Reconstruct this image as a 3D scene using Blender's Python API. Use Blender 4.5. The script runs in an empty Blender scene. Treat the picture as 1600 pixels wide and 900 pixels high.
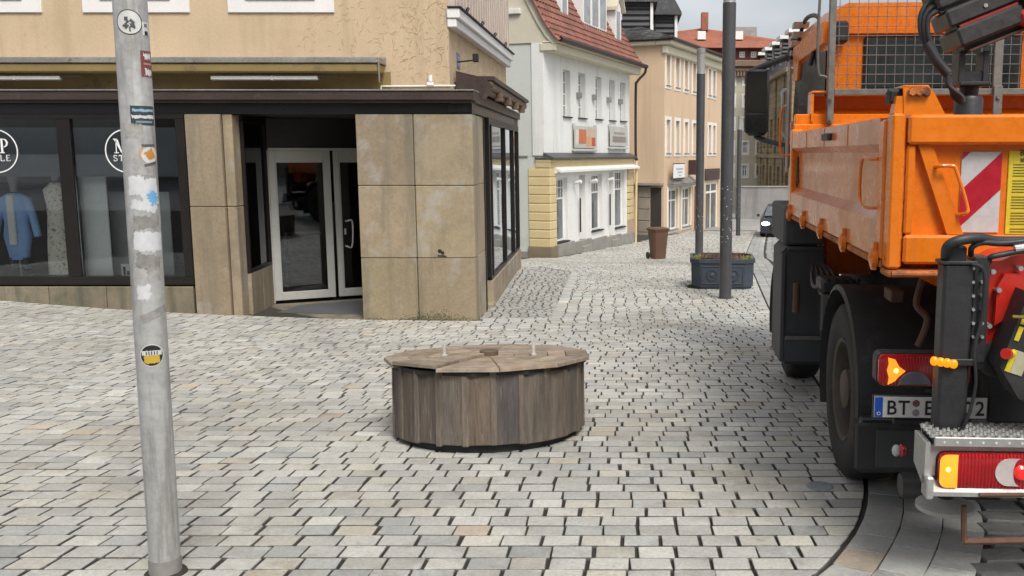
import bpy, math, random
import numpy as np
from mathutils import Vector, Matrix
R = math.radians
random.seed(7)
scn = bpy.context.scene
COL = scn.collection

# ------------------------------------------------------------------ camera, sky, sun, exposure
EYE, FPX, CX, CY, PITCH = 1.55, 1400.0, 980.0, 430.0, R(7.73)
cam = bpy.data.cameras.new('camera')
camo = bpy.data.objects.new('camera', cam)
COL.objects.link(camo)
camo.location = (0, 0, EYE)
camo.rotation_euler = (R(90) - PITCH, 0, 0)
cam.sensor_width = 36
cam.lens = FPX / 1600 * 36
cam.shift_x = (800 - CX) / 1600
cam.shift_y = (CY - 450) / 1600
cam.clip_start = 0.05
cam.clip_end = 2000
scn.camera = camo

world = bpy.data.worlds.new('World')
scn.world = world
world.use_nodes = True
wn, wl = world.node_tree.nodes, world.node_tree.links
bg = wn['Background']
sky = wn.new('ShaderNodeTexSky')
sky.sky_type = 'NISHITA'
sky.sun_disc = False
sky.sun_elevation = R(52)
sky.sun_rotation = R(155)
sky.dust_density = 4
sky.air_density = 1.0
hs = wn.new('ShaderNodeHueSaturation'); hs.inputs['Saturation'].default_value = 0.30
tc = wn.new('ShaderNodeTexCoord')
mp = wn.new('ShaderNodeMapping'); mp.inputs['Scale'].default_value = (1, 1, 2.6)
nz = wn.new('ShaderNodeTexNoise'); nz.inputs['Scale'].default_value = 3.2; nz.inputs['Detail'].default_value = 6
cr = wn.new('ShaderNodeValToRGB')
cr.color_ramp.elements[0].position = .35; cr.color_ramp.elements[0].color = (.95, .98, 1.03, 1)
cr.color_ramp.elements[1].position = .68; cr.color_ramp.elements[1].color = (1.35, 1.33, 1.30, 1)
mu = wn.new('ShaderNodeMix'); mu.data_type = 'RGBA'; mu.blend_type = 'MULTIPLY'; mu.inputs[0].default_value = 1
wl.new(sky.outputs[0], hs.inputs['Color'])
wl.new(tc.outputs['Generated'], mp.inputs[0]); wl.new(mp.outputs[0], nz.inputs[0]); wl.new(nz.outputs[0], cr.inputs[0])
wl.new(hs.outputs[0], mu.inputs[6]); wl.new(cr.outputs[0], mu.inputs[7]); wl.new(mu.outputs[2], bg.inputs[0])
bg.inputs[1].default_value = 0.115

sl = bpy.data.lights.new('sun', 'SUN')
sl.energy = 1.8; sl.angle = R(20); sl.color = (1.0, .96, .9)
so = bpy.data.objects.new('sun', sl); COL.objects.link(so)
so.rotation_euler = (R(38), 0, R(25))
scn.view_settings.view_transform = 'Standard'
scn.view_settings.look = 'None'
scn.view_settings.exposure = 0.38
scn.view_settings.gamma = 1
scn.view_settings.use_curve_mapping = False

# ------------------------------------------------------------------ ground shape
_KY = [-60, -5, 0, 5, 12.7, 16, 19.3, 22, 26.3, 29, 37.6, 43, 60, 100, 400]
_KD = [-1.5, -.30, 0, .35, .84, .97, 1.1, 1.28, 1.55, 1.82, 2.16, 2.33, 2.9, 3.6, 5.0]
def Dn(y): return np.interp(y, _KY, _KD)
def sm(a, b, x):
    t = np.clip((np.asarray(x, float) - a) / (b - a), 0, 1); return t * t * (3 - 2 * t)
def G(x, y):
    x = np.asarray(x, float); y = np.asarray(y, float)
    c = .0063 * np.minimum(np.maximum(0, -x - 2.1), 12) ** 2 * np.clip(y / 12.7, 0, 1)
    d = (Dn(y - .6) + Dn(y) + Dn(y + .6)) / 3
    bump = .21 * sm(14, 19, y) * (1 - sm(21, 27, y)) * sm(-.8, -2.5, x)
    return -d + c * (1 - sm(16, 28, y)) + bump

# ------------------------------------------------------------------ pixel measuring (used to size things at their own distance)
def ray(px, py):
    a = (px - CX) / FPX; b = (CY - py) / FPX
    return Vector((a, math.cos(PITCH) + b * math.sin(PITCH), -math.sin(PITCH) + b * math.cos(PITCH)))
class Frame:
    def __init__(s, o, ang):
        s.o = Vector(o); s.ang = ang
        s.m = Matrix.Rotation(ang, 3, 'Z'); s.i = s.m.transposed()
    def hit(s, px, py, ax='y', val=0.0):
        p0 = s.i @ (Vector((0, 0, EYE)) - s.o); d = s.i @ ray(px, py)
        k = 'xyz'.index(ax); t = (val - p0[k]) / d[k]
        return p0 + d * t
    def G(s, x, y):
        p = s.m @ Vector((x, y, 0)) + s.o
        return float(G(p.x, p.y)) - s.o.z
def W(px, py, Y):
    r = ray(px, py); t = Y / r.y
    return Vector((0, 0, EYE)) + r * t

# ------------------------------------------------------------------ mesh builder
class MB:
    def __init__(s, T=None):
        s.v = []; s.f = []; s.c = []; s.col = (1, 1, 1); s.T = T
    def add(s, vs, fs, T=None):
        n = len(s.v)
        for p in vs:
            p = Vector(p)
            if T is not None: p = T @ p
            if s.T is not None: p = s.T @ p
            s.v.append(tuple(p))
        for f in fs:
            s.f.append([i + n for i in f]); s.c.append(s.col)
        return s
    def box(s, x0, x1, y0, y1, z0, z1, b=0.0, T=None):
        if x1 < x0: x0, x1 = x1, x0
        if y1 < y0: y0, y1 = y1, y0
        if z1 < z0: z0, z1 = z1, z0
        lo = (x0, y0, z0); hi = (x1, y1, z1)
        if b <= 0:
            vs = [((x0, x1)[i & 1], (y0, y1)[i >> 1 & 1], (z0, z1)[i >> 2 & 1]) for i in range(8)]
            return s.add(vs, [(0, 2, 3, 1), (4, 5, 7, 6), (0, 1, 5, 4), (2, 6, 7, 3), (0, 4, 6, 2), (1, 3, 7, 5)], T)
        b = min(b, (x1 - x0) * .45, (y1 - y0) * .45, (z1 - z0) * .45)
        vs = []
        for i in range(8):
            sg = [(i >> k) & 1 for k in range(3)]
            for a in range(3):
                p = []
                for k in range(3):
                    e = hi[k] if sg[k] else lo[k]
                    if k != a: e += -b if sg[k] else b
                    p.append(e)
                vs.append(p)
        idx = lambda i, a: i * 3 + a
        fs = []
        for a in range(3):
            o = [k for k in range(3) if k != a]
            for sd in (0, 1):
                ring = [(sd << a) | (p << o[0]) | (q << o[1]) for p, q in ((0, 0), (1, 0), (1, 1), (0, 1))]
                fs.append([idx(i, a) for i in ring])
        for e in range(3):
            o = [k for k in range(3) if k != e]
            for p in (0, 1):
                for q in (0, 1):
                    i0 = (p << o[0]) | (q << o[1]); i1 = i0 | (1 << e)
                    fs.append([idx(i0, o[0]), idx(i1, o[0]), idx(i1, o[1]), idx(i0, o[1])])
        for i in range(8): fs.append([idx(i, 0), idx(i, 1), idx(i, 2)])
        return s.add(vs, fs, T)
    def prism(s, poly, ax, h0, h1, T=None):
        """poly in the other two axes (in xyz order), extruded along ax"""
        n = len(poly); vs = []
        for h in (h0, h1):
            for a, b in poly:
                vs.append({'x': (h, a, b), 'y': (a, h, b), 'z': (a, b, h)}[ax])
        fs = [list(range(n)), list(range(2 * n - 1, n - 1, -1))]
        for i in range(n):
            j = (i + 1) % n; fs.append([i, j, j + n, i + n])
        return s.add(vs, fs, T)
    def loft(s, rings, closed=False, caps=True, T=None):
        n = len(rings[0]); vs = [p for r in rings for p in r]; fs = []
        m = len(rings)
        for k in range(m if closed else m - 1):
            a = k * n; b = ((k + 1) % m) * n
            for i in range(n):
                j = (i + 1) % n; fs.append([a + i, a + j, b + j, b + i])
        if caps and not closed:
            fs.append(list(range(n))[::-1]); fs.append([(m - 1) * n + i for i in range(n)])
        return s.add(vs, fs, T)
    def tube(s, path, r, n=8, closed=False, T=None, caps=True):
        path = [Vector(p) for p in path]; m = len(path); rings = []
        rr = r if isinstance(r, (list, tuple)) else [r] * m
        nrm = None
        for i in range(m):
            if closed: t = path[(i + 1) % m] - path[i - 1]
            else: t = path[min(i + 1, m - 1)] - path[max(i - 1, 0)]
            t.normalize()
            if nrm is None:
                nrm = Vector((0, 0, 1)) if abs(t.z) < .9 else Vector((1, 0, 0))
            nrm = (nrm - t * nrm.dot(t)).normalized(); bn = t.cross(nrm)
            rings.append([path[i] + (nrm * math.cos(2 * math.pi * k / n) + bn * math.sin(2 * math.pi * k / n)) * rr[i] for k in range(n)])
        return s.loft(rings, closed, caps, T)
    def cyl(s, p0, p1, r, r2=None, n=20, T=None):
        return s.tube([p0, p1], [r, r if r2 is None else r2], n, T=T)
    def lathe(s, prof, c=(0, 0, 0), n=28, ax='z', T=None, caps=True):
        rings = []
        for r, h in prof:
            ring = []
            for k in range(n):
                a = 2 * math.pi * k / n; p, q = r * math.cos(a), r * math.sin(a)
                o = {'z': (p, q, h), 'x': (h, p, q), 'y': (p, h, q)}[ax]
                ring.append((o[0] + c[0], o[1] + c[1], o[2] + c[2]))
            rings.append(ring)
        return s.loft(rings, False, caps, T)
    def ball(s, c, r, n=12, m=8, T=None):
        if not isinstance(r, (list, tuple)): r = (r, r, r)
        rings = []
        for i in range(1, m):
            th = math.pi * i / m
            rings.append([(c[0] + r[0] * math.sin(th) * math.cos(2 * math.pi * k / n), c[1] + r[1] * math.sin(th) * math.sin(2 * math.pi * k / n), c[2] + r[2] * math.cos(th)) for k in range(n)])
        return s.loft(rings, False, True, T)
    def quad(s, a, b, c, d, T=None): return s.add([a, b, c, d], [(0, 1, 2, 3)], T)
    def wall(s, u0, u1, z0, z1, ops, y0, y1):
        """a wall with real openings: front y0, back y1, reveals"""
        us = sorted({u0, u1} | {min(max(o[i], u0), u1) for o in ops for i in (0, 1)})
        zs = sorted({z0, z1} | {min(max(o[i], z0), z1) for o in ops for i in (2, 3)})
        hole = lambda i, j: (not (0 <= i < len(us) - 1 and 0 <= j < len(zs) - 1)) or any(
            o[0] - 1e-6 <= us[i] and us[i + 1] <= o[1] + 1e-6 and o[2] - 1e-6 <= zs[j] and zs[j + 1] <= o[3] + 1e-6 for o in ops)
        for i in range(len(us) - 1):
            for j in range(len(zs) - 1):
                if hole(i, j): continue
                a, b, c, d = us[i], us[i + 1], zs[j], zs[j + 1]
                s.quad((a, y0, c), (b, y0, c), (b, y0, d), (a, y0, d))
                s.quad((b, y1, c), (a, y1, c), (a, y1, d), (b, y1, d))
                if hole(i - 1, j): s.quad((a, y1, c), (a, y0, c), (a, y0, d), (a, y1, d))
                if hole(i + 1, j): s.quad((b, y0, c), (b, y1, c), (b, y1, d), (b, y0, d))
                if hole(i, j - 1): s.quad((a, y1, c), (b, y1, c), (b, y0, c), (a, y0, c))
                if hole(i, j + 1): s.quad((a, y0, d), (b, y0, d), (b, y1, d), (a, y1, d))
        return s
    def build(s, name, mat, parent=None, smooth=0, label=None, kind=None, flip=True):
        me = bpy.data.meshes.new(name)
        me.from_pydata(s.v, [], s.f)
        ca = me.attributes.new('Col', 'FLOAT_COLOR', 'CORNER')
        arr = []
        for f, c in zip(s.f, s.c): arr.extend((c[0], c[1], c[2], 1.0) * len(f))
        ca.data.foreach_set('color', arr)
        if flip:
            import bmesh
            bm = bmesh.new(); bm.from_mesh(me); bmesh.ops.recalc_face_normals(bm, faces=bm.faces); bm.to_mesh(me); bm.free()
        if smooth:
            me.polygons.foreach_set('use_smooth', [True] * len(me.polygons))
            me.set_sharp_from_angle(angle=R(smooth))
        me.materials.append(mat)
        o = bpy.data.objects.new(name, me); COL.objects.link(o)
        if parent is not None: o.parent = parent
        if label: o['label'] = label
        if kind: o['kind'] = kind
        return o
def thing(name, label, cat, loc=(0, 0, 0), rz=0.0, group=None):
    o = bpy.data.objects.new(name, None); COL.objects.link(o)
    o.empty_display_size = .2
    o.location = loc; o.rotation_euler = (0, 0, rz); o['label'] = label; o['category'] = cat
    if group: o['group'] = group
    return o
def tag(o, label, cat, group=None):
    o['label'] = label; o['category'] = cat
    if group: o['group'] = group
    return o
def kids(o): return [c for c in bpy.data.objects if c.parent == o]
def copy_tree(o, loc=None, rz=None, label=None, parent=None):
    c = o.copy(); COL.objects.link(c)
    if parent is not None: c.parent = parent
    for ch in kids(o): copy_tree(ch, parent=c)
    if loc is not None: c.location = loc
    if rz is not None: c.rotation_euler = (0, 0, rz)
    if label: c['label'] = label
    return c
_fonts = {}
def text(s, size, bold=0.0):
    """outline of a word as flat mesh data, x right, y up, centred on x"""
    cu = bpy.data.curves.new('t', 'FONT'); cu.body = s; cu.size = size; cu.align_x = 'CENTER'; cu.offset = bold; cu.resolution_u = 3
    o = bpy.data.objects.new('t', cu); COL.objects.link(o)
    dg = bpy.context.evaluated_depsgraph_get()
    me = bpy.data.meshes.new_from_object(o.evaluated_get(dg))
    vs = [tuple(v.co) for v in me.vertices]; fs = [list(p.vertices) for p in me.polygons]
    bpy.data.objects.remove(o); bpy.data.curves.remove(cu); bpy.data.meshes.remove(me)
    return vs, fs
def bez(ps, n=8):
    """smooth path through points (Catmull-Rom)"""
    ps = [Vector(p) for p in ps]; q = [ps[0]] + ps + [ps[-1]]; out = []
    for i in range(1, len(q) - 2):
        for k in range(n):
            t = k / n; a, b, c, d = q[i - 1], q[i], q[i + 1], q[i + 2]
            out.append(.5 * ((2 * b) + (c - a) * t + (2 * a - 5 * b + 4 * c - d) * t * t + (3 * b - a - 3 * c + d) * t ** 3))
    out.append(ps[-1]); return out

# ------------------------------------------------------------------ materials
def mat(name, col, rough=.7, metal=0.0, v=.15, vs=2.0, v2=.1, fine=30.0, bump=0.0, bs=60.0, dirt=None, spec=.5, coat=0.0,
        attr=False, stretch=None, wave=None, emit=None, brick=None, streak=None):
    m = bpy.data.materials.new(name); m.use_nodes = True
    N, L = m.node_tree.nodes, m.node_tree.links; p = N['Principled BSDF']
    p.inputs['Metallic'].default_value = metal; p.inputs['Specular IOR Level'].default_value = spec
    if coat: p.inputs['Coat Weight'].default_value = coat; p.inputs['Coat Roughness'].default_value = .12
    tc = N.new('ShaderNodeTexCoord'); co = tc.outputs['Object']
    if stretch:
        mpn = N.new('ShaderNodeMapping'); mpn.inputs['Scale'].default_value = stretch; L.new(co, mpn.inputs[0]); co = mpn.outputs[0]
    def noise(sc, det=5, ro=.6):
        n = N.new('ShaderNodeTexNoise'); n.inputs['Scale'].default_value = sc; n.inputs['Detail'].default_value = det; n.inputs['Roughness'].default_value = ro
        L.new(co, n.inputs[0]); return n.outputs[0]
    def mr(src, a, b, lo=.3, hi=.7):
        n = N.new('ShaderNodeMapRange'); n.inputs[1].default_value = lo; n.inputs[2].default_value = hi; n.inputs[3].default_value = a; n.inputs[4].default_value = b
        L.new(src, n.inputs[0]); return n.outputs[0]
    def math_(op, a, b):
        n = N.new('ShaderNodeMath'); n.operation = op
        for i, q in enumerate((a, b)):
            if isinstance(q, (int, float)): n.inputs[i].default_value = q
            else: L.new(q, n.inputs[i])
        return n.outputs[0]
    big = noise(vs); fn = noise(fine, 6, .7)
    val = math_('MULTIPLY', mr(big, 1 - v, 1 + v), mr(fn, 1 - v2, 1 + v2))
    base = N.new('ShaderNodeMix'); base.data_type = 'RGBA'; base.blend_type = 'MULTIPLY'; base.inputs[0].default_value = 1
    base.inputs[6].default_value = (*col, 1)
    cv = N.new('ShaderNodeCombineColor')
    for i in range(3): L.new(val, cv.inputs[i])
    L.new(cv.outputs[0], base.inputs[7]); c = base.outputs[2]
    if attr:
        a = N.new('ShaderNodeVertexColor'); a.layer_name = 'Col'
        mm = N.new('ShaderNodeMix'); mm.data_type = 'RGBA'; mm.blend_type = 'MULTIPLY'; mm.inputs[0].default_value = 1
        L.new(c, mm.inputs[6]); L.new(a.outputs[0], mm.inputs[7]); c = mm.outputs[2]
    hgt = None
    if brick:   # (scale w, h, mortar, mortar colour, axes)
        bw, bh, mo, mc, axm = brick
        sx = N.new('ShaderNodeSeparateXYZ'); cb = N.new('ShaderNodeCombineXYZ'); L.new(tc.outputs['Object'], sx.inputs[0])
        L.new(sx.outputs[axm[0]], cb.inputs[0]); L.new(sx.outputs[axm[1]], cb.inputs[1])
        bt = N.new('ShaderNodeTexBrick'); bt.inputs['Scale'].default_value = 1; bt.inputs['Brick Width'].default_value = bw; bt.inputs['Row Height'].default_value = bh
        bt.inputs['Mortar Size'].default_value = mo; bt.inputs['Color1'].default_value = (.82, .82, .82, 1); bt.inputs['Color2'].default_value = (1.12, 1.12, 1.12, 1)
        bt.inputs['Mortar'].default_value = (*mc, 1); bt.inputs['Mortar Smooth'].default_value = .3; L.new(cb.outputs[0], bt.inputs[0])
        mm = N.new('ShaderNodeMix'); mm.data_type = 'RGBA'; mm.blend_type = 'MULTIPLY'; mm.inputs[0].default_value = 1
        L.new(c, mm.inputs[6]); L.new(bt.outputs[0], mm.inputs[7]); c = mm.outputs[2]; hgt = bt.outputs[1]
    rv = mr(fn, max(.03, rough - .1), min(1, rough + .1))
    if dirt:
        for dc, amt, sc, th in (dirt if isinstance(dirt, list) else [dirt]):
            dn = noise(sc, 8, .72); mk = math_('MULTIPLY', mr(dn, 0, 1, th, th + .12), amt)
            mm = N.new('ShaderNodeMix'); mm.data_type = 'RGBA'; L.new(mk, mm.inputs[0]); L.new(c, mm.inputs[6]); mm.inputs[7].default_value = (*dc, 1); c = mm.outputs[2]
            if rough < .5: rv = math_('ADD', rv, math_('MULTIPLY', mk, .35))
    if streak:   # run-off stains: (colour, amount, width scale, threshold)
        mpn = N.new('ShaderNodeMapping'); mpn.inputs['Scale'].default_value = (streak[2], streak[2], streak[2] * .09); L.new(tc.outputs['Object'], mpn.inputs[0])
        sn_ = N.new('ShaderNodeTexNoise'); sn_.inputs['Scale'].default_value = 1; sn_.inputs['Detail'].default_value = 6; sn_.inputs['Roughness'].default_value = .65; L.new(mpn.outputs[0], sn_.inputs[0])
        mk = math_('MULTIPLY', mr(sn_.outputs[0], 0, 1, streak[3], streak[3] + .16), streak[1])
        mm = N.new('ShaderNodeMix'); mm.data_type = 'RGBA'; L.new(mk, mm.inputs[0]); L.new(c, mm.inputs[6]); mm.inputs[7].default_value = (*streak[0], 1); c = mm.outputs[2]
    L.new(c, p.inputs['Base Color']); L.new(rv, p.inputs['Roughness'])
    if wave:    # ridges along an axis: (axis index, wavelength, depth)
        sx = N.new('ShaderNodeSeparateXYZ'); L.new(tc.outputs['Object'], sx.inputs[0])
        w = math_('SINE', math_('MULTIPLY', sx.outputs[wave[0]], 2 * math.pi / wave[1]), 0)
        bp = N.new('ShaderNodeBump'); bp.inputs['Distance'].default_value = wave[2]; L.new(w, bp.inputs['Height']); L.new(bp.outputs[0], p.inputs['Normal'])
    elif bump:
        bp = N.new('ShaderNodeBump'); bp.inputs['Strength'].default_value = min(1, bump); bp.inputs['Distance'].default_value = .01 * max(1, bump)
        b = noise(bs, 6, .65)
        if hgt is not None: b = math_('SUBTRACT', b, math_('MULTIPLY', hgt, 1.5))
        L.new(b, bp.inputs['Height']); L.new(bp.outputs[0], p.inputs['Normal'])
    if emit:
        p.inputs['Emission Color'].default_value = (*emit[0], 1); p.inputs['Emission Strength'].default_value = emit[1]
    return m
def glass(name, tint=(.6, .65, .66), refl=.1, rough=.02):
    m = bpy.data.materials.new(name); m.use_nodes = True
    N, L = m.node_tree.nodes, m.node_tree.links
    N.remove(N['Principled BSDF']); out = N['Material Output']
    t = N.new('ShaderNodeBsdfTransparent'); t.inputs[0].default_value = (*tint, 1)
    g = N.new('ShaderNodeBsdfGlossy'); g.inputs['Roughness'].default_value = rough; g.inputs[0].default_value = (.9, .95, 1, 1)
    lw = N.new('ShaderNodeFresnel'); lw.inputs[0].default_value = 1.5
    ad = N.new('ShaderNodeMath'); ad.operation = 'MULTIPLY_ADD'; ad.inputs[1].default_value = 1.0; ad.inputs[2].default_value = refl; ad.use_clamp = True
    mx = N.new('ShaderNodeMixShader'); L.new(lw.outputs[0], ad.inputs[0]); L.new(ad.outputs[0], mx.inputs[0]); L.new(t.outputs[0], mx.inputs[1]); L.new(g.outputs[0], mx.inputs[2]); L.new(mx.outputs[0], out.inputs[0])
    return m
# ------------------------------------------------------------------ shared materials
m_sett = mat('granite_sett', (.46, .455, .42), .45, v=.12, vs=.45, v2=.26, fine=60, bump=.6, bs=80, attr=True,
             dirt=[((.27, .235, .18), .45, .55, .50), ((.24, .21, .16), .5, 5, .56), ((.62, .61, .57), .45, 9, .56), ((.12, .11, .09), .6, 22, .61)])
m_joint = mat('joint_grit', (.042, .038, .030), .95, v=.3, vs=4, v2=.35, fine=90, bump=1, bs=120, dirt=((.05, .055, .03), .5, 1.1, .56))
m_far = mat('far_ground', (.34, .335, .32), .7, v=.15, vs=.3, v2=.15, fine=3, bump=.3, bs=10, brick=(.5, .25, .012, (.45, .45, .44), (0, 1)))
m_plaster = mat('ochre_plaster', (.53, .405, .265), .9, v=.07, vs=.8, v2=.07, fine=30, bump=.45, bs=30, streak=((.36, .27, .17), .45, 3.2, .50),
                dirt=[((.42, .31, .19), .45, 1.0, .54), ((.30, .24, .17), .35, 5, .62)])
m_rough = mat('scratched_plaster', (.56, .43, .27), .92, v=.12, vs=3, v2=.25, fine=26, bump=2.2, bs=22, dirt=((.30, .22, .13), .6, 11, .58))
m_sand = mat('sandstone_slab', (.30, .24, .16), .8, v=.12, vs=.9, v2=.16, fine=24, bump=.4, bs=50, attr=True, streak=((.135, .12, .09), .55, 3.0, .50),
             dirt=[((.37, .36, .34), .75, 1.2, .52), ((.16, .13, .09), .45, 1.6, .52), ((.08, .065, .045), .8, 9, .66)])
m_plinth = mat('plinth_stone', (.22, .185, .135), .85, streak=((.08, .08, .055), .8, 4, .48), v=.2, vs=2, v2=.2, fine=30, bump=.6, bs=50, attr=True, dirt=((.09, .10, .06), .7, 1.6, .54))
m_bronze = mat('dark_bronze_frame', (.016, .013, .012), .42, metal=.3, v=.2, v2=.15)
m_brown = mat('brown_sheet_metal', (.062, .044, .037), .45, metal=.35, v=.2, vs=1.2, v2=.2, dirt=((.16, .12, .10), .5, 6, .58))
m_black = mat('black_panel', (.012, .012, .013), .35, v=.2)
m_grey = mat('grey_metal_strip', (.30, .29, .27), .45, metal=.5, v=.2, v2=.2, dirt=((.08, .07, .06), .7, 7, .58))
m_awn = mat('ochre_awning_cassette', (.23, .165, .06), .65, v=.15, v2=.1, dirt=((.10, .07, .035), .6, 4, .55))
m_wood = mat('aged_board', (.15, .10, .065), .7, v=.3, vs=3, stretch=(1, 1, 6))
m_white = mat('white_paint', (.74, .73, .70), .6, v=.05, v2=.06, dirt=((.45, .43, .38), .35, 3, .6))
m_alu = mat('pale_aluminium_frame', (.56, .56, .53), .38, metal=.25, v=.05, v2=.06)
m_tube = mat('tube_lamp_plastic', (.42, .43, .41), .3, v=.05)
m_glass = glass('shop_glass', (.93, .95, .95), .0)
m_glass2 = glass('recess_glass', (.6, .63, .63), .03)
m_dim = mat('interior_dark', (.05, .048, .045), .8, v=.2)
m_band = mat('slate_film', (.085, .10, .12), .35, v=.08)
m_letter = mat('white_lettering', (.78, .78, .76), .6, v=.02, v2=.02)
m_curt = mat('white_display_panel', (.75, .78, .76), .8, v=.05)
m_pane = mat('window_pane_dark', (.10, .115, .125), .07, v=.35, vs=1.5, spec=.8)
m_panel = mat('window_pane_grey', (.30, .31, .31), .12, v=.25, vs=2.5, spec=.8)
m_dark = mat('near_black', (.014, .014, .015), .6, v=.2)

# ------------------------------------------------------------------ ground sheets
def sheet(name, xs, ys, dz, m, pred=None):
    X, Y = np.meshgrid(xs, ys); Z = G(X, Y) + dz
    V = np.stack([X, Y, Z], -1).reshape(-1, 3).tolist(); n = len(xs); f = []
    for j in range(len(ys) - 1):
        for i in range(n - 1):
            if pred is None or pred((xs[i] + xs[i + 1]) / 2, (ys[j] + ys[j + 1]) / 2): f.append([j * n + i, j * n + i + 1, (j + 1) * n + i + 1, (j + 1) * n + i])
    b = MB(); b.v = V; b.f = f; b.c = [(1, 1, 1)] * len(f)
    return b.build(name, m, kind='structure', flip=False, smooth=60)
sheet('ground', sorted(set(np.concatenate([np.linspace(-150, -20, 14), np.linspace(-20, 20, 61), np.linspace(20, 200, 16)]).tolist())),
      sorted(set(np.concatenate([np.linspace(-70, -4, 12), np.linspace(-4, 50, 90), np.linspace(50, 420, 30)]).tolist())), -.06, m_far)
sheet('paving_bed', np.linspace(-17, 9, 105).tolist(), np.linspace(.5, 46.9, 190).tolist(), -.016, m_joint)
sheet('road', np.linspace(-16, 40, 40).tolist(), np.linspace(47.2, 130, 50).tolist(), -.01, m_far)

# curved edge between the paved square and the gutter, then the carriageway
EDGE = np.array([(-1.9, 2.55), (-.9, 2.72), (-.1, 3.0), (.42, 3.3), (.80, 3.65), (1.02, 4.02), (1.20, 4.4), (1.36, 4.9), (1.50, 5.6), (1.62, 6.5), (1.75, 8.0), (1.98, 11), (2.30, 14.5), (2.75, 19), (3.3, 24), (4.0, 30), (5.6, 40), (7, 48)])
_e = [Vector((a, b, 0)) for a, b in EDGE]; _e = bez(_e, 8); EP = np.array([(p.x, p.y) for p in _e])
_seg = np.r_[0, np.cumsum(np.hypot(*np.diff(EP, axis=0).T))]
def edge_at(s):
    x = np.interp(s, _seg, EP[:, 0]); y = np.interp(s, _seg, EP[:, 1])
    x2 = np.interp(s + .05, _seg, EP[:, 0]); y2 = np.interp(s + .05, _seg, EP[:, 1]); x1 = np.interp(s - .05, _seg, EP[:, 0]); y1 = np.interp(s - .05, _seg, EP[:, 1])
    t = np.array([x2 - x1, y2 - y1]); t /= np.hypot(*t); return np.array([x, y]), t
def edge_x(y):   # x of the edge for a given y (edge is monotone in y)
    return np.interp(y, EP[:, 1], EP[:, 0], left=-4)
rng = np.random.default_rng(3)
def stones(name, quads, cols, h, bev, m, oct_=True, tilt=.004, flank=(.12, .30)):
    """quads: (n,4,2) plan corners; every stone a bevelled block on the ground with its own height, tilt and colour"""
    Q = np.asarray(quads, float); n = len(Q); C = Q.mean(1, keepdims=True)
    def ring(q, inset, corner):
        e = np.roll(q, -1, 1) - q; L = np.linalg.norm(e, axis=2, keepdims=True); e = e / L; p = np.roll(e, 1, 1)
        k = q + (e - p) * inset
        if corner <= 0: return k
        cut = corner * rng.uniform(.5, 1.5, (n, 4, 1))
        a = k - p * cut; b = k + e * cut
        return np.stack([a, b], 2).reshape(n, 8, 2)
    cs = bev * 1.1 if oct_ else 0
    rings = [ring(Q, 0, cs), ring(Q, 0, cs), ring(Q, bev, cs * .9)]
    k = rings[0].shape[1]
    dz = [-h, -bev * .9, 0]
    off = rng.normal(0, .0010, (n, 1)); tx = rng.normal(0, tilt, (n, 1)) * 4; ty = rng.normal(0, tilt, (n, 1)) * 4
    base = G(C[:, :, 0], C[:, :, 1]); eps = .05
    gx = (G(C[:, :, 0] + eps, C[:, :, 1]) - base) / eps; gy = (G(C[:, :, 0], C[:, :, 1] + eps) - base) / eps
    V = []
    for r, d in zip(rings, dz):
        z = base + gx * (r[:, :, 0] - C[:, :, 0]) + gy * (r[:, :, 1] - C[:, :, 1]) + d + off + tx * (r[:, :, 0] - C[:, :, 0]) + ty * (r[:, :, 1] - C[:, :, 1])
        V.append(np.concatenate([r, z[:, :, None]], 2))
    V = np.concatenate(V, 1)             # n, 3k, 3
    loops = []; tot = []
    for a in (0, 1):
        for i in range(k):
            j = (i + 1) % k; loops += [a * k + i, a * k + j, (a + 1) * k + j, (a + 1) * k + i]; tot.append(4)
    loops += [2 * k + i for i in range(k)]; tot.append(k)
    loops = np.array(loops); tot = np.array(tot)
    LI = (loops[None] + (np.arange(n) * 3 * k)[:, None]).ravel(); TT = np.tile(tot, n)
    me = bpy.data.meshes.new(name); me.vertices.add(n * 3 * k); me.vertices.foreach_set('co', V.ravel())
    me.loops.add(len(LI)); me.loops.foreach_set('vertex_index', LI.astype(np.int32))
    me.polygons.add(len(TT)); me.polygons.foreach_set('loop_start', np.r_[0, np.cumsum(TT)[:-1]].astype(np.int32)); me.polygons.foreach_set('loop_total', TT.astype(np.int32))
    me.update(calc_edges=True)
    ca = me.attributes.new('Col', 'FLOAT_COLOR', 'POINT')
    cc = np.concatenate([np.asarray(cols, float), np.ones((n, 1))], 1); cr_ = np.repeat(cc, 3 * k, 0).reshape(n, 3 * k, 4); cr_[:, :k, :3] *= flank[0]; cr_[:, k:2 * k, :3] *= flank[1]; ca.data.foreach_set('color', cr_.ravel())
    me.polygons.foreach_set('use_smooth', [True] * len(TT)); me.set_sharp_from_angle(angle=R(28))
    me.materials.append(m); o = bpy.data.objects.new(name, me); COL.objects.link(o); o['kind'] = 'structure'; return o
def scol(n, dark=1.0):
    b = np.clip(rng.normal(1.0, .085, (n, 1)), .72, 1.25) * dark
    c = np.repeat(b, 3, 1) * np.array([1.0, 1.0, 1.0])
    k = rng.random(n)
    c[k < .14] *= (1.04, 1.02, .95); c[(k > .22) & (k < .36)] *= (.84, .86, .88); c[(k > .42) & (k < .56)] *= (1.12, 1.12, 1.10)
    c[k > .990] *= (.98, .84, .70); c[(k > .975) & (k < .990)] *= (1.02, .95, .84); return c
def inwall(x, y): return (x < -2.12 and y > 12.66 and y < 19.6) or (y >= 19.6 and y < 28.8 and x < -3.1 - 0) or (y >= 28.8 and x < -2.35 + .32 * (y - 29))
quads = []; 
y = 1.9; shift = 0.0; row = 0
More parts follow.
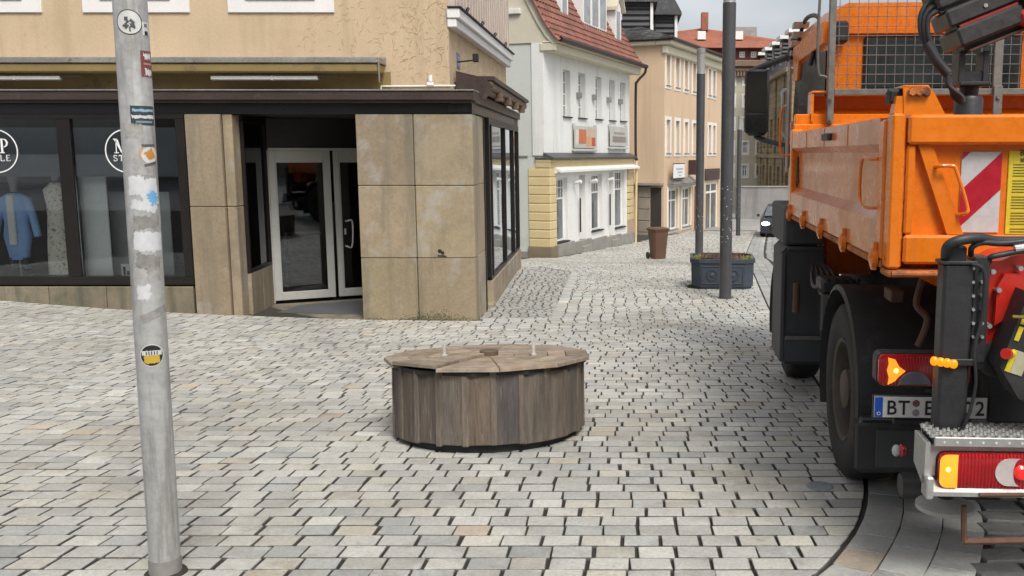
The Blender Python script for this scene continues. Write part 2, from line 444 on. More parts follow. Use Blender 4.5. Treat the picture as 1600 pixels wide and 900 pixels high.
while y < 46.5:
    w = rng.uniform(.136, .146) if y < 14 else rng.uniform(.142, .158)
    zd = y + 1
    xl = max(-.78 * zd - 1.6, -17); xr = max(edge_x(y), edge_x(y + w)) - .012; ea, eb = edge_x(y) - .010, edge_x(y + w) - .010
    if y < 2.56: xr = -3
    shift += rng.uniform(.36, .60) * .185; row += 1
    x = xl - .3 + (shift % .185); hj = rng.uniform(.011, .015)
    wob = rng.uniform(0, 6.28)
    while x < xr:
        if 12.9 < y < 20.2 and -2.2 < x < -1.12 - .02 * (y - 12.7): x = -1.12 - .02 * (y - 12.7)
        L = rng.uniform(.158, .188) if y < 16 else rng.uniform(.16, .24)
        x1 = x + L
        if min(ea, eb) - x1 < .09: x1 = xr
        x1 = min(x1, xr)
        if x1 - x > .05 and not inwall((x + x1) / 2, y + w / 2):
            g = .0050 + rng.random() * .0018; b0 = .0012 * math.sin(x * .7 + wob); b1 = .0012 * math.sin(x1 * .7 + wob); sk = rng.normal(0, .003)
            xa_, xb_ = min(x1, ea), min(x1 + sk, eb)
            if xa_ - x > .02 and xb_ - x - sk > .02: quads.append([(x, y + g + b0), (xa_, y + g + b1), (xb_, y + w - g + b1), (x + sk, y + w - g + b0)])
            elif xb_ - x > .05 and ea < x: quads.append([(x, y + w * .45), (xb_ - .01, y + w * .75), (xb_, y + w - g), (x, y + w - g)])
        x = x1 + hj * rng.uniform(.45, 1.45) * (1 + .03 * max(0, y - 6))
    y += w
n = len(quads); cols = scol(n)
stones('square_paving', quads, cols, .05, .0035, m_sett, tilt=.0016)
print('setts', n)
# small cobbles along the side wall of the shop
q = []; yy = 12.9
while yy < 20.2:
    xx = -2.3 - .025 * (yy - 12.7); hh = rng.uniform(.10, .13)
    while xx < -1.14 - .02 * (yy - 12.7):
        ww = rng.uniform(.10, .14); q.append([(xx, yy + .005), (xx + ww, yy + .005), (xx + ww, yy + hh - .005), (xx, yy + hh - .005)]); xx += ww + .012
    yy += hh
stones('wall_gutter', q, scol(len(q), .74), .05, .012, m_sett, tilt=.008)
# gutter of three curved courses, then the carriageway setts
q = []; W3 = .197
for r_ in range(3):
    s = rng.uniform(0, .2)
    while s < _seg[-1] - .4:
        l = rng.uniform(.20, .34); l *= 1 if s < 18 else 1.6
        a, ta = edge_at(s + .002); b, tb = edge_at(s + l - .002)
        na = np.array([ta[1], -ta[0]]); nb = np.array([tb[1], -tb[0]]); i0 = .006 + r_ * W3 + (.001 if r_ else .010); i1 = .006 + (r_ + 1) * W3 - .004
        q.append([tuple(a + na * i0), tuple(a + na * i1), tuple(b + nb * i1), tuple(b + nb * i0)][::1]); s += l
q = [p if np.cross(np.subtract(p[1], p[0]), np.subtract(p[2], p[1])) > 0 else p[::-1] for p in q]
m_gut = mat('worn_gutter_stone', (.34, .34, .32), .42, v=.2, vs=1.5, v2=.2, fine=40, bump=.35, bs=60, attr=True, dirt=[((.33, .32, .29), .5, 4, .58), ((.06, .06, .055), .6, 9, .6)])
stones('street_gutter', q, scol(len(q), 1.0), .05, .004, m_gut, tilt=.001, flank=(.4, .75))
q = []; y = 1.2
m_road = mat('dark_road_sett', (.135, .135, .13), .5, v=.25, vs=2, v2=.25, fine=30, bump=.7, bs=40, attr=True, dirt=((.28, .27, .25), .4, 6, .6))
while y < 46.5:
    w = rng.uniform(.17, .20); x = edge_x(y + w / 2) + .66 + (.35 if y < 5 else 0)
    if y < 2.9: x = -1.2
    if y < 2.2: x = -6
    if 2.9 <= y < 4.9: x = np.interp(y, [2.9, 3.2, 3.6, 4.0, 4.4, 4.9], [.8, 1.25, 1.5, 1.68, 1.85, 2.0])
    x += rng.uniform(0, .05); xr = 7.5 if y > 6 else 5
    while x < xr:
        L = rng.uniform(.17, .26); q.append([(x, y + .006), (x + L, y + .006), (x + L, y + w - .006), (x, y + w - .006)]); x += L + .016
    y += w
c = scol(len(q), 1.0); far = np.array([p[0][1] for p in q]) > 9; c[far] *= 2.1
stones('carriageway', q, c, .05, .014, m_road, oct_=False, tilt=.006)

# ------------------------------------------------------------------ corner shop building
Z0 = float(G(-2.16, 12.7))
FS = Frame((-2.16, 12.7, Z0), 0.0)
H = lambda px, py, v=0.0: FS.hit(px, py, 'y', v)
shop = thing('corner_shop_building', 'ochre plastered corner house with sandstone pillars and brown shop fascia', 'building', FS.o)
zf1 = H(400, 143).z; zf0 = H(400, 157).z; zs = H(400, 178).z       # fascia
xw = H(295, 300).x; XL = -13.0
zsill = H(150, 445).z; zpt = H(150, 447).z
UP = 0.33                                                            # upper wall set back
ucx = -.37
# upper front wall with three window openings seen by their white surrounds
sur = [(H(-110, 0, UP).x, H(65, 0, UP).x), (H(129, 0, UP).x, H(296, 0, UP).x), (H(356, 0, UP).x, H(522, 0, UP).x)]
zb = H(300, 20, UP).z
ops = [(a + .26, b - .26, zb + .2, zb + 1.75) for a, b in sur]
ops += [(a, b, zb + 3.1, zb + 4.6) for a, b, c, d in ops]
ZT = zb + 5.6
w = MB(); w.wall(XL, ucx, zf1 - .02, ZT, ops, UP, UP + .3)
w.box(XL, XL + .3, UP + .3, 6.4, zf1, ZT)
w.build('upper_wall', m_plaster, shop)
w = MB()
w.box(ucx - .3, ucx, UP + .302, 6.4, zf1 - .02, H(713, 12, .3).z - .0)
w.build('side_wall', m_rough, shop)
for (a, b), o_ in zip(sur + sur, ops):
    s = MB(); za, zc = o_[2] - .2, o_[3] + .2
    s.box(a, b, UP - .03, UP + .04, za, o_[2] - .0, .006); s.box(a, b, UP - .03, UP + .04, o_[3], zc, .006)
    s.box(a, a + .258, UP - .03, UP + .04, o_[2] + .002, o_[3] - .002, .006); s.box(b - .258, b, UP - .03, UP + .04, o_[2] + .002, o_[3] - .002, .006)
    wn_ = s.build('window', m_white, shop)
    f = MB(); f.box(o_[0], o_[1], UP - .05, UP + .1, o_[2] - .03, o_[2] + .02, .005); f.build('sill', m_grey, wn_)
    f = MB()
    for u0, u1 in ((o_[0], o_[0] + .07), ((o_[0] + o_[1]) / 2 - .04, (o_[0] + o_[1]) / 2 + .04), (o_[1] - .07, o_[1])): f.box(u0, u1, UP + .15, UP + .21, o_[2] + .021, o_[3], .004)
    f.build('sash', m_white, wn_)
    f = MB(); f.box(o_[0], o_[1], UP + .17, UP + .18, o_[2] + .021, o_[3]); f.build('pane', m_pane, wn_)
rf = MB(); rf.prism([(XL - .4, ZT), (ucx + .4, ZT), (ucx - 2.6, ZT + 3), (XL + 2, ZT + 3)], 'y', UP - .4, 6.8)
m_roofd = mat('roof_tile_brown', (.16, .07, .045), .7, v=.2, bump=.5, wave=(0, .22, .03))
rf.build('roof', m_roofd, shop)
back = MB(); back.box(XL + .31, ucx - .32, UP + .9, 6.35, zf1, ZT - .01); back.build('upper_core', m_dim, shop)
# fascia wrapping the corner
SA = math.atan2(1, -.025)
TS = Matrix.Rotation(SA, 4, 'Z')                                     # side facade: x' goes away along the side, y' into the house
fa = MB(); fa.box(XL, .04, -.14, UP - .001, zf0, zf1, .008); fa.box(.0385, .041, -.12, .3, zf0 + .01, zf1 - .01)
fa.box(XL, .0, -.09, UP - .002, zf0 - .035, zf0 - .001, .004)
fa.T = TS; fa.box(.02, 6.72, -.04, .36, zf0 - .02, zf1 - .005, .008)
fa.build('fascia', m_brown, shop)
fd = MB(); fd.box(XL, -.012, .03, .3, zs, zf0 - .036, .003); fd.T = TS; fd.box(.012, 6.7, .03, .34, zs + .02, zf0 - .021, .003); fd.build('lintel_panel', m_black, shop)
ft = MB(); ft.box(XL, .05, -.16, UP - .02, zf1 + .001, zf1 + .02, .004); ft.build('fascia_flashing', m_grey, shop)
# plinth of stone slabs
pl = MB(); xs_ = [XL, -11.4, H(-60, 460).x, H(78, 460).x, H(168, 460).x, H(304, 460).x]
for a, b in zip(xs_, xs_[1:]):
    k = random.uniform(.8, 1.15); pl.col = (k, k, k * random.uniform(.9, 1)); pl.box(a + .004, b - .004, -.03, .3, -.3, zpt - .004, .008)
pl.build('plinth', m_plinth, shop)
# display window
fw = MB(); xl2, xr2 = H(97, 300).x, H(118, 300).x
xr1 = H(281, 300).x; zt1 = H(150, 186).z; zb1 = H(150, 432).z
XW = H(-300, 300).x
fw.box(XL, xw, -.02, .10, zsill + .001, zb1, .006); fw.box(XL, xw, -.02, .10, zt1, zs - .001, .006)
fw.box(xr1, xw, -.021, .11, zb1 + .001, zt1 - .001, .006); fw.box(xl2, xr2, -.021, .10, zb1 + .001, zt1 - .001, .006); fw.box(XW - .1, XW, -.02, .10, zb1 + .001, zt1 - .001, .006)
dw = fw.build('display_window', m_bronze, shop)
gl = MB()
for a, b in ((XW, xl2), (xr2, xr1)): gl.box(a + .001, b - .001, .02, .032, zb1 + .001, zt1 - .001)
gl.build('pane', m_glass, dw)
bd = MB(); zb2 = H(150, 276).z; zb3 = H(150, 199).z
for a, b in ((XW, xl2), (xr2, xr1)): bd.box(a + .01, b - .01, .036, .042, zb2, zb3)
bd.build('film_band', m_band, dw)
fl = MB(); fl.box(XL + .1, XW - .1, -.02, .2, zsill, zs - .01, .01); fl.build('end_panel', m_bronze, shop)
# lettering: circle, big serif pair, small word
def serifMP(mb, cx, cz, s, y):
    def bar(pts): mb.prism([(cx + a * s, cz + b * s) for a, b in pts], 'y', y, y + .003)
    # M
    o = -.62
    bar([(o - .08, 0), (o + .18, 0), (o + .18, .05), (o - .08, .05)]); bar([(o + .02, .05), (o + .07, .05), (o + .07, .76), (o + .02, .76)])
    bar([(o - .06, .76), (o + .16, .76), (o + .40, .16), (o + .34, .02)][:2] + [(o + .38, .0), (o + .33, .0)])
    bar([(o + .35, .0), (o + .40, .12), (o + .66, .81), (o + .58, .81)]); bar([(o + .56, .05), (o + .69, .05), (o + .69, .76), (o + .56, .76)])
    bar([(o + .5, 0), (o + .76, 0), (o + .76, .05), (o + .5, .05)]); bar([(o + .6, .76), (o + .78, .76), (o + .78, .81), (o + .6, .81)]); bar([(o - .1, .76), (o + .1, .76), (o + .1, .81), (o - .1, .81)])
    # P
    o = .24
    bar([(o - .05, 0), (o + .24, 0), (o + .24, .05), (o - .05, .05)]); bar([(o + .04, .05), (o + .16, .05), (o + .16, .76), (o + .04, .76)]); bar([(o - .05, .76), (o + .2, .76), (o + .2, .81), (o - .05, .81)])
    n = 14; oc, ic = [], []
    for k in range(n + 1):
        t = math.pi / 2 - math.pi * k / n; oc.append((o + .2 + .25 * math.cos(t), .57 + .24 * math.sin(t))); ic.append((o + .2 + .14 * math.cos(t), .57 + .19 * math.sin(t)))
    for k in range(n): bar([oc[k], oc[k + 1], ic[k + 1], ic[k]])
def serifword(mb, word, cx, cz, h, y):
    # thin hand-cut roman letters on a unit grid, stroke w
    w = .13
    L = {'S': None, 'T': [[(0, .87), (.8, .87), (.8, 1), (0, 1)], [(.33, 0), (.47, 0), (.47, .87), (.33, .87)], [(.2, 0), (.6, 0), (.6, .06), (.2, .06)], [(0, .72), (.06, .72), (.06, .87), (0, .87)], [(.74, .72), (.8, .72), (.8, .87), (.74, .87)]],
         'Y': [[(.33, 0), (.47, 0), (.47, .45), (.33, .45)], [(.33, .45), (.47, .45), (.12, 1), (-.03, 1)], [(.4, .45), (.47, .45), (.82, 1), (.72, 1)], [(.2, 0), (.6, 0), (.6, .06), (.2, .06)]],
         'L': [[(.05, 0), (.19, 0), (.19, 1), (.05, 1)], [(.19, 0), (.68, 0), (.68, .09), (.19, .09)], [(.62, .09), (.68, .09), (.68, .26), (.62, .26)]],
         'E': [[(.05, 0), (.19, 0), (.19, 1), (.05, 1)], [(.19, 0), (.68, 0), (.68, .08), (.19, .08)], [(.19, .47), (.55, .47), (.55, .55), (.19, .55)], [(.19, .92), (.66, .92), (.66, 1), (.19, 1)], [(.62, .08), (.68, .08), (.68, .24), (.62, .24)]]}
    adv = .96 * h; x = cx - adv * len(word) / 2 + .08 * h
    for ch in word:
        if ch == 'S':
            pts = [Vector((.64, .80)), Vector((.5, .95)), Vector((.3, .95)), Vector((.12, .82)), Vector((.16, .62)), Vector((.4, .5)), Vector((.62, .36)), Vector((.62, .15)), Vector((.4, .03)), Vector((.2, .05)), Vector((.07, .22))]
            p = bez([(a.x, a.y, 0) for a in pts], 3)
            for a, b in zip(p, p[1:]):
                d = (b - a).normalized(); nn = Vector((-d.y, d.x, 0)) * .055
                mb.prism([(x + q.x * h, cz + q.y * h) for q in (a - nn, b - nn, b + nn, a + nn)], 'y', y, y + .003)
        else:
            for poly in L[ch]: mb.prism([(x + a * h, cz + b * h) for a, b in poly], 'y', y, y + .003)
        x += adv
for pxc in (-7, 197):
    c = H(pxc, 236); r_ = .305; lt = MB()
    for k in range(48):
        a, b = 2 * math.pi * k / 48, 2 * math.pi * (k + 1) / 48
        lt.prism([(c.x + q * math.cos(t), c.z + q * math.sin(t)) for t, q in ((a, r_), (b, r_), (b, r_ - .016), (a, r_ - .016))], 'y', .014, .018)
    serifMP(lt, c.x, c.z - .03, .25, .014); serifword(lt, 'STYLE', c.x, c.z - .14, .085, .014)
    lt.build('shop_lettering', m_letter, dw)
# interior of the display window
it = MB(); zin = zb1 - .05
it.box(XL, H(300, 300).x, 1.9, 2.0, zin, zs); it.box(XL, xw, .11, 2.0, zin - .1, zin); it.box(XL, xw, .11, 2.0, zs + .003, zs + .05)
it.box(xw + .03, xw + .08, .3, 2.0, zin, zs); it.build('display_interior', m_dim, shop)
cp = MB(); a = H(119, 300, .2).x; cp.box(a + .02, H(166, 300, .2).x, .20, .23, zin + .001, H(150, 270, .2).z + .1, .004); cp.build('backdrop_panel', m_curt, shop)
m_hm = mat('hanging_shade', (.35, .37, .37), .8)
cp = MB(); cp.box(H(167, 300, .5).x, H(262, 300, .5).x, .53, .55, zin + .001, H(150, 300, .5).z); cp.build('grey_panel', m_hm, shop)
rl = MB(); zr = H(30, 289, .6).z; rl.cyl((H(-200, 289, .6).x, .62, zr), (H(78, 289, .6).x, .62, zr), .035); rl.build('curtain_rail', m_dark, shop)
cd = MB(); c = H(198, 420, .25); cd.box(c.x - .075, c.x + .075, .24, .25, zin + .001, zin + .2); o = cd.build('price_card', m_white, shop)
cd = MB(); cd.box(c.x - .045, c.x - .01, .236, .239, zin + .04, zin + .16); cd.box(c.x + .005, c.x + .05, .236, .239, zin + .04, zin + .1); cd.build('print', m_dark, o)
lg = MB(); 
for k in range(5): lg.box(H(280 - 18 * k, 300, .7).x - .012, H(280 - 18 * k, 300, .7).x, .7, .72, zin, zin + 1.1 - .1 * (k % 2))
lg.box(H(205, 300, .7).x, H(282, 300, .7).x, .7, .72, zin + .55, zin + .57); lg.build('display_rack', mat('rack_red', (.10, .02, .03), .5), shop)

# left sandstone pier with a side facing the recess
def slabs(mb, x0, x1, y0, y1, cols_, zz, skip=()):
    for i in range(len(cols_) - 1):
        for j in range(len(zz) - 1):
            k = random.uniform(.86, 1.14); mb.col = (k, k * random.uniform(.97, 1.02), k * random.uniform(.92, 1.02))
            mb.box(cols_[i] + .0045, cols_[i + 1] - .0045, y0 + random.uniform(0, .004), y1, zz[j] + .004, zz[j + 1] - .004, .008)
xp1 = H(352, 300).x; zj = H(330, 323).z
pr = MB(); slabs(pr, 0, 0, -.035, .28, [xw + .012, xp1], [-.3, zj, zs - .002]); slabs(pr, 0, 0, .02, .26, [xp1 + .002, H(368, 300).x], [-.3, zj, zs - .002])
pr.build('pier', m_sand, shop)
xr = H(373, 300).x                                                    # recess side wall plane
D1 = Vector((-5.6 - FS.o.x, 14.07 - FS.o.y, 0)); D2 = Vector((-4.34 - FS.o.x, 14.7 - FS.o.y, 0))
dd = (D2 - D1).normalized(); TD = Matrix.Translation(D1) @ Matrix.Rotation(math.atan2(dd.y, dd.x), 4, 'Z')
FD = Frame(FS.o + D1, math.atan2(dd.y, dd.x)); HD = lambda px, py: FD.hit(px, py, 'y', 0.0)
# recess side: low stone panel and a narrow display pane
side = MB(); dirv = Vector((D1.x - xr, D1.y - .26, 0)); ln = dirv.length; TR = Matrix.Translation((xr, .26, 0)) @ Matrix.Rotation(math.atan2(dirv.y, dirv.x), 4, 'Z')
FR = Frame(FS.o + Vector((xr, .26, 0)), math.atan2(dirv.y, dirv.x)); zr0 = FR.hit(385, 425, 'y', 0).z; zr1 = H(385, 190, .5).z
side.T = TR
for k in range(2): q_ = (.95, 1.05)[k]; side.col = (q_, q_, q_); side.box(k * ln / 2 + .003, (k + 1) * ln / 2 - .003, 0, .12, -.3, zr0 - .05, .005)
side.build('recess_plinth', m_sand, shop)
s2 = MB(TR); s2.box(0, ln, 0, .1, zr0 - .049, zr0, .004); s2.box(0, ln, 0, .1, zr1 - .02, zs, .004); s2.box(0, .05, 0, .1, zr0 + .001, zr1 - .021, .003); s2.box(ln - .06, ln, 0, .1, zr0 + .001, zr1 - .021, .003)
rw = s2.build('recess_window', m_bronze, shop)
s2 = MB(TR); s2.box(.051, ln - .061, .04, .05, zr0 + .001, zr1 - .021); s2.build('pane', m_glass2, rw)
s2 = MB(TR); s2.box(.051, ln - .061, .053, .058, H(385, 234, .5).z, zr1 - .021); s2.build('film_band', m_band, rw)
# recess back: black panel above, door of two leaves
zd1 = HD(430, 235).z; zd0 = HD(430, 472).z; DW = (Vector((-.10, 1.9, 0)) - D1)
xd = [HD(p, 350).x for p in (419, 520, 525, 602)]
bp_ = MB(TD); bp_.box(-.02, 3.2, .02, .12, zd1 + .001, zs, .003); bp_.box(xd[3] + .001, 3.2, .02, .12, zd0 - .05, zd1, .003); bp_.build('recess_panel', m_black, shop)
ceil = MB(); ceil.box(xr, -.25, .05, 3.4, zs + .004, zs + .05); ceil.build('recess_ceiling', m_brown, shop)
def leaf(x0, x1, name, px_in):
    f = MB(TD); w_ = px_in; zz0, zz1 = zd0 + .02, zd1 - .0
    f.box(x0, x0 + w_, -.02, .05, zz0, zz1, .006); f.box(x1 - w_, x1, -.02, .05, zz0, zz1, .006)
    f.box(x0 + w_ + .0005, x1 - w_ - .0005, -.02, .05, zz0, zz0 + .13, .006); f.box(x0 + w_ + .0005, x1 - w_ - .0005, -.02, .05, zz1 - .19, zz1, .006)
    f.box(x0 + w_ + .0005, x0 + w_ + .014, -.005, .035, zz0 + .13, zz1 - .19); f.box(x1 - w_ - .014, x1 - w_ - .0005, -.005, .035, zz0 + .13, zz1 - .19)
    o = f.build(name, m_alu, shop)
    g = MB(TD); g.box(x0 + w_, x1 - w_, .01, .022, zz0 + .13, zz1 - .19); g.build('pane', m_glass2, o); return o
leaf(xd[0] + .05, xd[1], 'door', .10); d2 = leaf(xd[2], xd[3] + .25, 'door', .085)
f = MB(TD); f.box(xd[0], xd[0] + .048, -.03, .06, zd0 - .02, zd1 + .0, .004); f.box(xd[0] + .05, xd[3] + .3, -.03, .06, zd1 + .001, zd1 + .04, .004); f.build('door_frame', m_alu, shop)
hp = [HD(*p) for p in ((540, 345), (549, 346), (549, 383), (540, 384))]
hd = MB(TD); hd.tube(bez([(hp[0].x, -.02, hp[0].z), (hp[0].x + .01, -.075, hp[0].z), (hp[1].x, -.09, hp[1].z), (hp[2].x, -.09, hp[2].z), (hp[3].x + .01, -.075, hp[3].z), (hp[3].x, -.02, hp[3].z)], 5), .014, 8)
hd.box(hp[0].x - .03, hp[0].x + .0, -.028, -.021, hp[0].z - .22, hp[0].z - .12, .003); hd.build('handle', m_alu, d2)
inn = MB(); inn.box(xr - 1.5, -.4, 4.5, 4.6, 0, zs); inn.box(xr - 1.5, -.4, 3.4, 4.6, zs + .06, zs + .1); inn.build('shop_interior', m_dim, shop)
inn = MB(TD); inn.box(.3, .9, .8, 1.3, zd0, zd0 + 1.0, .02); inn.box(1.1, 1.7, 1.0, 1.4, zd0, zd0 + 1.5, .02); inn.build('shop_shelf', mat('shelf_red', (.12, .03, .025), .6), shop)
# step / floor of the recess, doormat
st = MB(); zst = H(450, 487, .25).z
st.prism([(xr + .02, -.04), (H(569, 490).x, -.04), (H(569, 490).x, .5), (-.2, 2.9), (D1.x, D1.y)], 'z', -.5, HD(440, 474).z - .005)
st.build('step', m_plinth, shop)
mt = MB(); p = [H(440, 480, .55), H(565, 486, .55)]; zz = HD(440, 474).z - .005
mt.prism([(D1.x + .35, .55), (H(569, 490).x + .3, .40), (-1.2, 2.2), (D1.x + .45, D1.y - .12)], 'z', zz + .001, zz + .012); mt.build('doormat', mat('grey_mat', (.09, .095, .10), .95, bump=.6), shop)
# big corner pier of sandstone slabs
xc = [H(561, 330).x, H(650, 330).x, 0]; zc = [-.35, H(650, 403).z, H(650, 290).z, zs - .003]
cpn = MB(); slabs(cpn, 0, 0, -.02, .25, xc, zc)
cpn.T = TS
for (a, b) in ((.26, 1.12),):
    for j in range(3):
        k = random.uniform(1.15, 1.3); cpn.col = (k, k, k); cpn.box(a, b, .012, .25, zc[j] + .002, zc[j + 1] - .002, .006)
cpn.col = (.9, .9, .9); cpn.T = None; cpn.box(xc[0] + .02, -.26, .255, .9, -.35, zs - .01)
cpo = cpn.build('corner_pier', m_sand, shop)
hole = MB(); c = H(690, 397)
hole.prism([(c.x - .06, c.z - .03), (c.x + .08, c.z - .035), (c.x + .05, c.z - .015), (c.x - .05, c.z - .012)], 'y', -.024, -.019); hole.ball((c.x - .02, -.02, c.z + .045), (.03, .006, .03)); hole.ball((c.x + .02, -.02, c.z + .02), (.025, .006, .025)); hole.build('chip_mark', m_dark, cpo)
ms = MB(); rr = random.Random(5)
for k in range(1100):
    x = rr.gauss(-.60, .20) if k % 3 else -rr.random() * 1.6; z_ = abs(rr.gauss(0, .075)) * max(.2, 1 - abs(x + .6)) if k % 3 else abs(rr.gauss(0, .02)); q_ = rr.uniform(.004, .013)
    if -1.6 < x < -.01: ms.ball((x, -.017, z_ + .0), (q_ * 1.3, .003, q_), 5, 3)
o = ms.build('moss', mat('wall_moss', (.10, .095, .045), .95, v=.5, bump=1), cpo); o['kind'] = 'stuff'
# side facade: door strip, windows, low wall
zS = FS.hit(790, 411, 'x', -.1).z
SF = Frame(FS.o, SA); hs_ = lambda px, py, v=0.0: SF.hit(px, py, 'y', v)
b = MB(TS)
zt2 = hs_(790, 196).z
x0 = 1.7; xe = 6.55; zbs = hs_(792, 411).z
for a, c in ((x0, 3.2), (3.2, 4.9), (4.9, xe)):
    k = random.uniform(.95, 1.2); b.col = (k, k, k); b.box(a + .003, c - .003, -.03, .25, -.45, zbs - .003, .006)
b.box(x0 - .25, x0, -.06, .25, -.45, zbs - .35, .01)
b.build('side_plinth', m_sand, shop)
f = MB(TS); xs2 = [x0, hs_(769, 300).x, hs_(790, 300).x, hs_(803, 300).x, xe]
f.box(x0, xe, -.01, .1, zbs, zbs + .05, .004); f.box(x0, xe, -.01, .1, zt2 - .06, zs + .018, .004)
for x in xs2: f.box(x - .04, x + .04, -.012, .1, zbs + .051, zt2 - .061, .004)
f.box(1.14, 1.20, .0, .1, -.1, zs + .01, .004); f.box(1.14, 1.65, .05, .15, -.3, -.05, .004)
sw = f.build('side_display_window', m_bronze, shop)
g = MB(TS)
for a, c in zip(xs2, xs2[1:]): g.box(a + .041, c - .041, .03, .04, zbs + .051, zt2 - .061)
g.build('pane', glass('side_glass', (.35, .37, .38), .22), sw)
g = MB(TS); g.box(1.22, 1.64, .08, .1, -.05, zs); g.build('entry_panel', mat('pale_blue_film', (.34, .42, .46), .5), shop)
g = MB(TS); g.box(1.2, xe, 1.2, 1.3, 0, zs); g.box(1.2, xe, .26, 1.2, -.2, zbs - .05); g.build('side_interior', m_dim, shop)
g = MB(TS); g.box(6.56, 6.75, .0, .4, -1, zs + .3, .01); g.box(6.5, 6.7, .4, 6, -1, zf1); g.build('end_wall', m_plaster, shop)
# awning over the front
aw = MB(); za, zb_ = H(300, 89, -.05).z, H(300, 98, -.05).z; xa = H(592, 95, -.05).x
aw.box(XL, xa, -.06, UP - .001, zb_, za, .008); aw.box(XL, xa - .0, UP - .03, UP - .001, za + .001, za + .03)
aw.prism([(-.06, zb_), (-.02, zb_), (-.02, zb_ - .28), (-.045, zb_ - .26)], 'x', xa - .012, xa)
awn = aw.build('awning', m_grey, shop)
a2 = MB(); a2.box(XL, xa - .02, -.035, UP - .03, H(300, 113, -.03).z, zb_ - .001, .02); a2.build('awning_cassette', m_awn, awn)
a2 = MB(); a2.box(XL, xa + .06, UP - .012, UP - .0005, zf1 + .02, H(300, 113, UP).z); a2.build('wall_shadow_strip', m_awn, shop)  # wall shadow below the awning laid in as an ochre strip
for p0, p1 in ((330, 497), (-60, 95)):
    t = MB(); a, c = H(p0, 122, .05), H(p1, 123, .05); t.box(a.x, c.x, .02, .10, a.z - .028, a.z + .028, .01); t.box(c.x - .65, c.x - .62, .018, .11, a.z - .03, a.z + .03, .003); o = t.build('tube_lamp', m_tube, shop)
    t = MB(); t.box(c.x, c.x + .3, .03, .05, a.z + .01, a.z + .03); t.build('bracket', m_brown, o)
# conduit, small camera
sc = MB(); rr = random.Random(9)
for k in range(260):
    px_ = rr.triangular(440, 709, 690); py_ = rr.uniform(2, 132); p = H(px_, py_, UP); a_ = rr.uniform(0, 3.14); l_ = rr.uniform(.015, .07); wv = rr.uniform(-.4, .4)
    pts = [(p.x + l_ * t * math.cos(a_ + wv * t), UP - .001, p.z + l_ * t * math.sin(a_ + wv * t)) for t in (-1, -.5, 0, .5, 1)]
    sc.tube(pts, [.0008, .0022, .003, .0022, .0008], 5)
o = sc.build('plaster_scratches', mat('scratch_mark', (.39, .285, .175), .95, v=.3), shop); o['kind'] = 'stuff'
cn = MB(); a, c = H(596, 135, UP), H(712, 134, UP); cn.tube([(a.x, UP - .02, a.z), (c.x, UP - .02, c.z)], .012, 6); cn.tube([(a.x, UP - .02, a.z), (a.x, UP - .02, a.z - .06)], .012, 6)
q_ = H(673, 128, UP); cn.box(q_.x - .05, q_.x + .05, UP - .06, UP - .001, q_.z - .06, q_.z - .01, .01); cn.cyl((q_.x, UP - .03, q_.z), (q_.x, UP - .03, q_.z + .09), .03, n=10); cn.build('cable_box', m_white, shop)
# side: awning box, house number, bracket lamp, projecting clad storey
sa = MB(TS); p = SF.hit(728, 128, 'x', .55)
z3 = SF.hit(760, 122, 'y', -.15).z
sa.prism([(-.22, z3 - .10), (-.10, z3 - .30), (.32, z3 - .30), (.32, z3 + .12), (-.10, z3 + .02)], 'x', .62, .66)
sa.box(.662, 6.6, -.24, .32, z3 - .02, z3 + .05, .01)
sao = sa.build('side_awning', m_brown, shop)
sa = MB(TS); sa.box(.67, 6.55, -.20, -.12, z3 - .14, z3 - .021, .02); sa.cyl((.66, -.1, z3 - .16), (6.5, -.1, z3 - .16), .05, n=10)
for k in range(4): sa.box(1.6 + k * 1.3, 1.75 + k * 1.3, -.24, -.12, z3 - .26, z3 - .14, .01)
sa.build('awning_roller', m_wood, sao)
sn = MB(TS); c = FS.hit(716, 95, 'x', ucx + .003)
T = None; sn.T = None; sn.box(ucx + .001, ucx + .010, c.y - .12, c.y + .12, c.z - .11, c.z + .11, .002); so_ = sn.build('house_number_plate', mat('blue_plate', (.16, .17, .35), .4), shop)
sn = MB(); vs, fs = text('2', .16, .002); sn.add([(ucx + .0115, c.y + x, c.z - .055 + y_) for x, y_, z in vs], fs); sn.build('number', m_white, so_)
c = FS.hit(735, 97, 'x', ucx + .2); br = MB(); br.tube([(ucx, c.y, c.z), (ucx + .28, c.y, c.z + .03)], .012, 6); br.box(ucx + .24, ucx + .32, c.y - .05, c.y + .05, c.z, c.z + .12, .01); br.build('wall_bracket', m_dark, shop)
zcl = FS.hit(750, 60, 'x', ucx + .12).z; CLX = ucx + .10
cl = MB(); cl.box(ucx - .02, CLX, .34, 6.2, zcl + .16, ZT - .02)
for k in range(22): cl.box(CLX, CLX + .02, .4 + k * .26, .4 + k * .26 + .03, zcl + .162, ZT - .03, .004)
cl.build('clad_storey', mat('pink_board_cladding', (.50, .42, .36), .8, v=.1, dirt=((.3, .26, .24), .4, 3, .55)), shop)
cl = MB(); cl.box(ucx - .01, CLX + .02, .30, 6.3, zcl - .10, zcl + .02, .01); cl.box(ucx - .01, CLX + .07, .28, 6.3, zcl + .022, zcl + .16, .01); cl.build('storey_trim', m_white, shop)
cl = MB(); cl.box(ucx, CLX + .10, .26, 6.32, zcl + .161, zcl + .185, .004)
for k in range(4): cl.tube(bez([(CLX + .06, .9 + 1.4 * k, zcl + .18), (CLX + .1, .9 + 1.4 * k, zcl + .24), (CLX + .06, 1.0 + 1.4 * k, zcl + .27), (CLX + .03, 1.05 + 1.4 * k, zcl + .23)], 4), .012, 6)
cl.build('snow_rail', m_dark, shop)

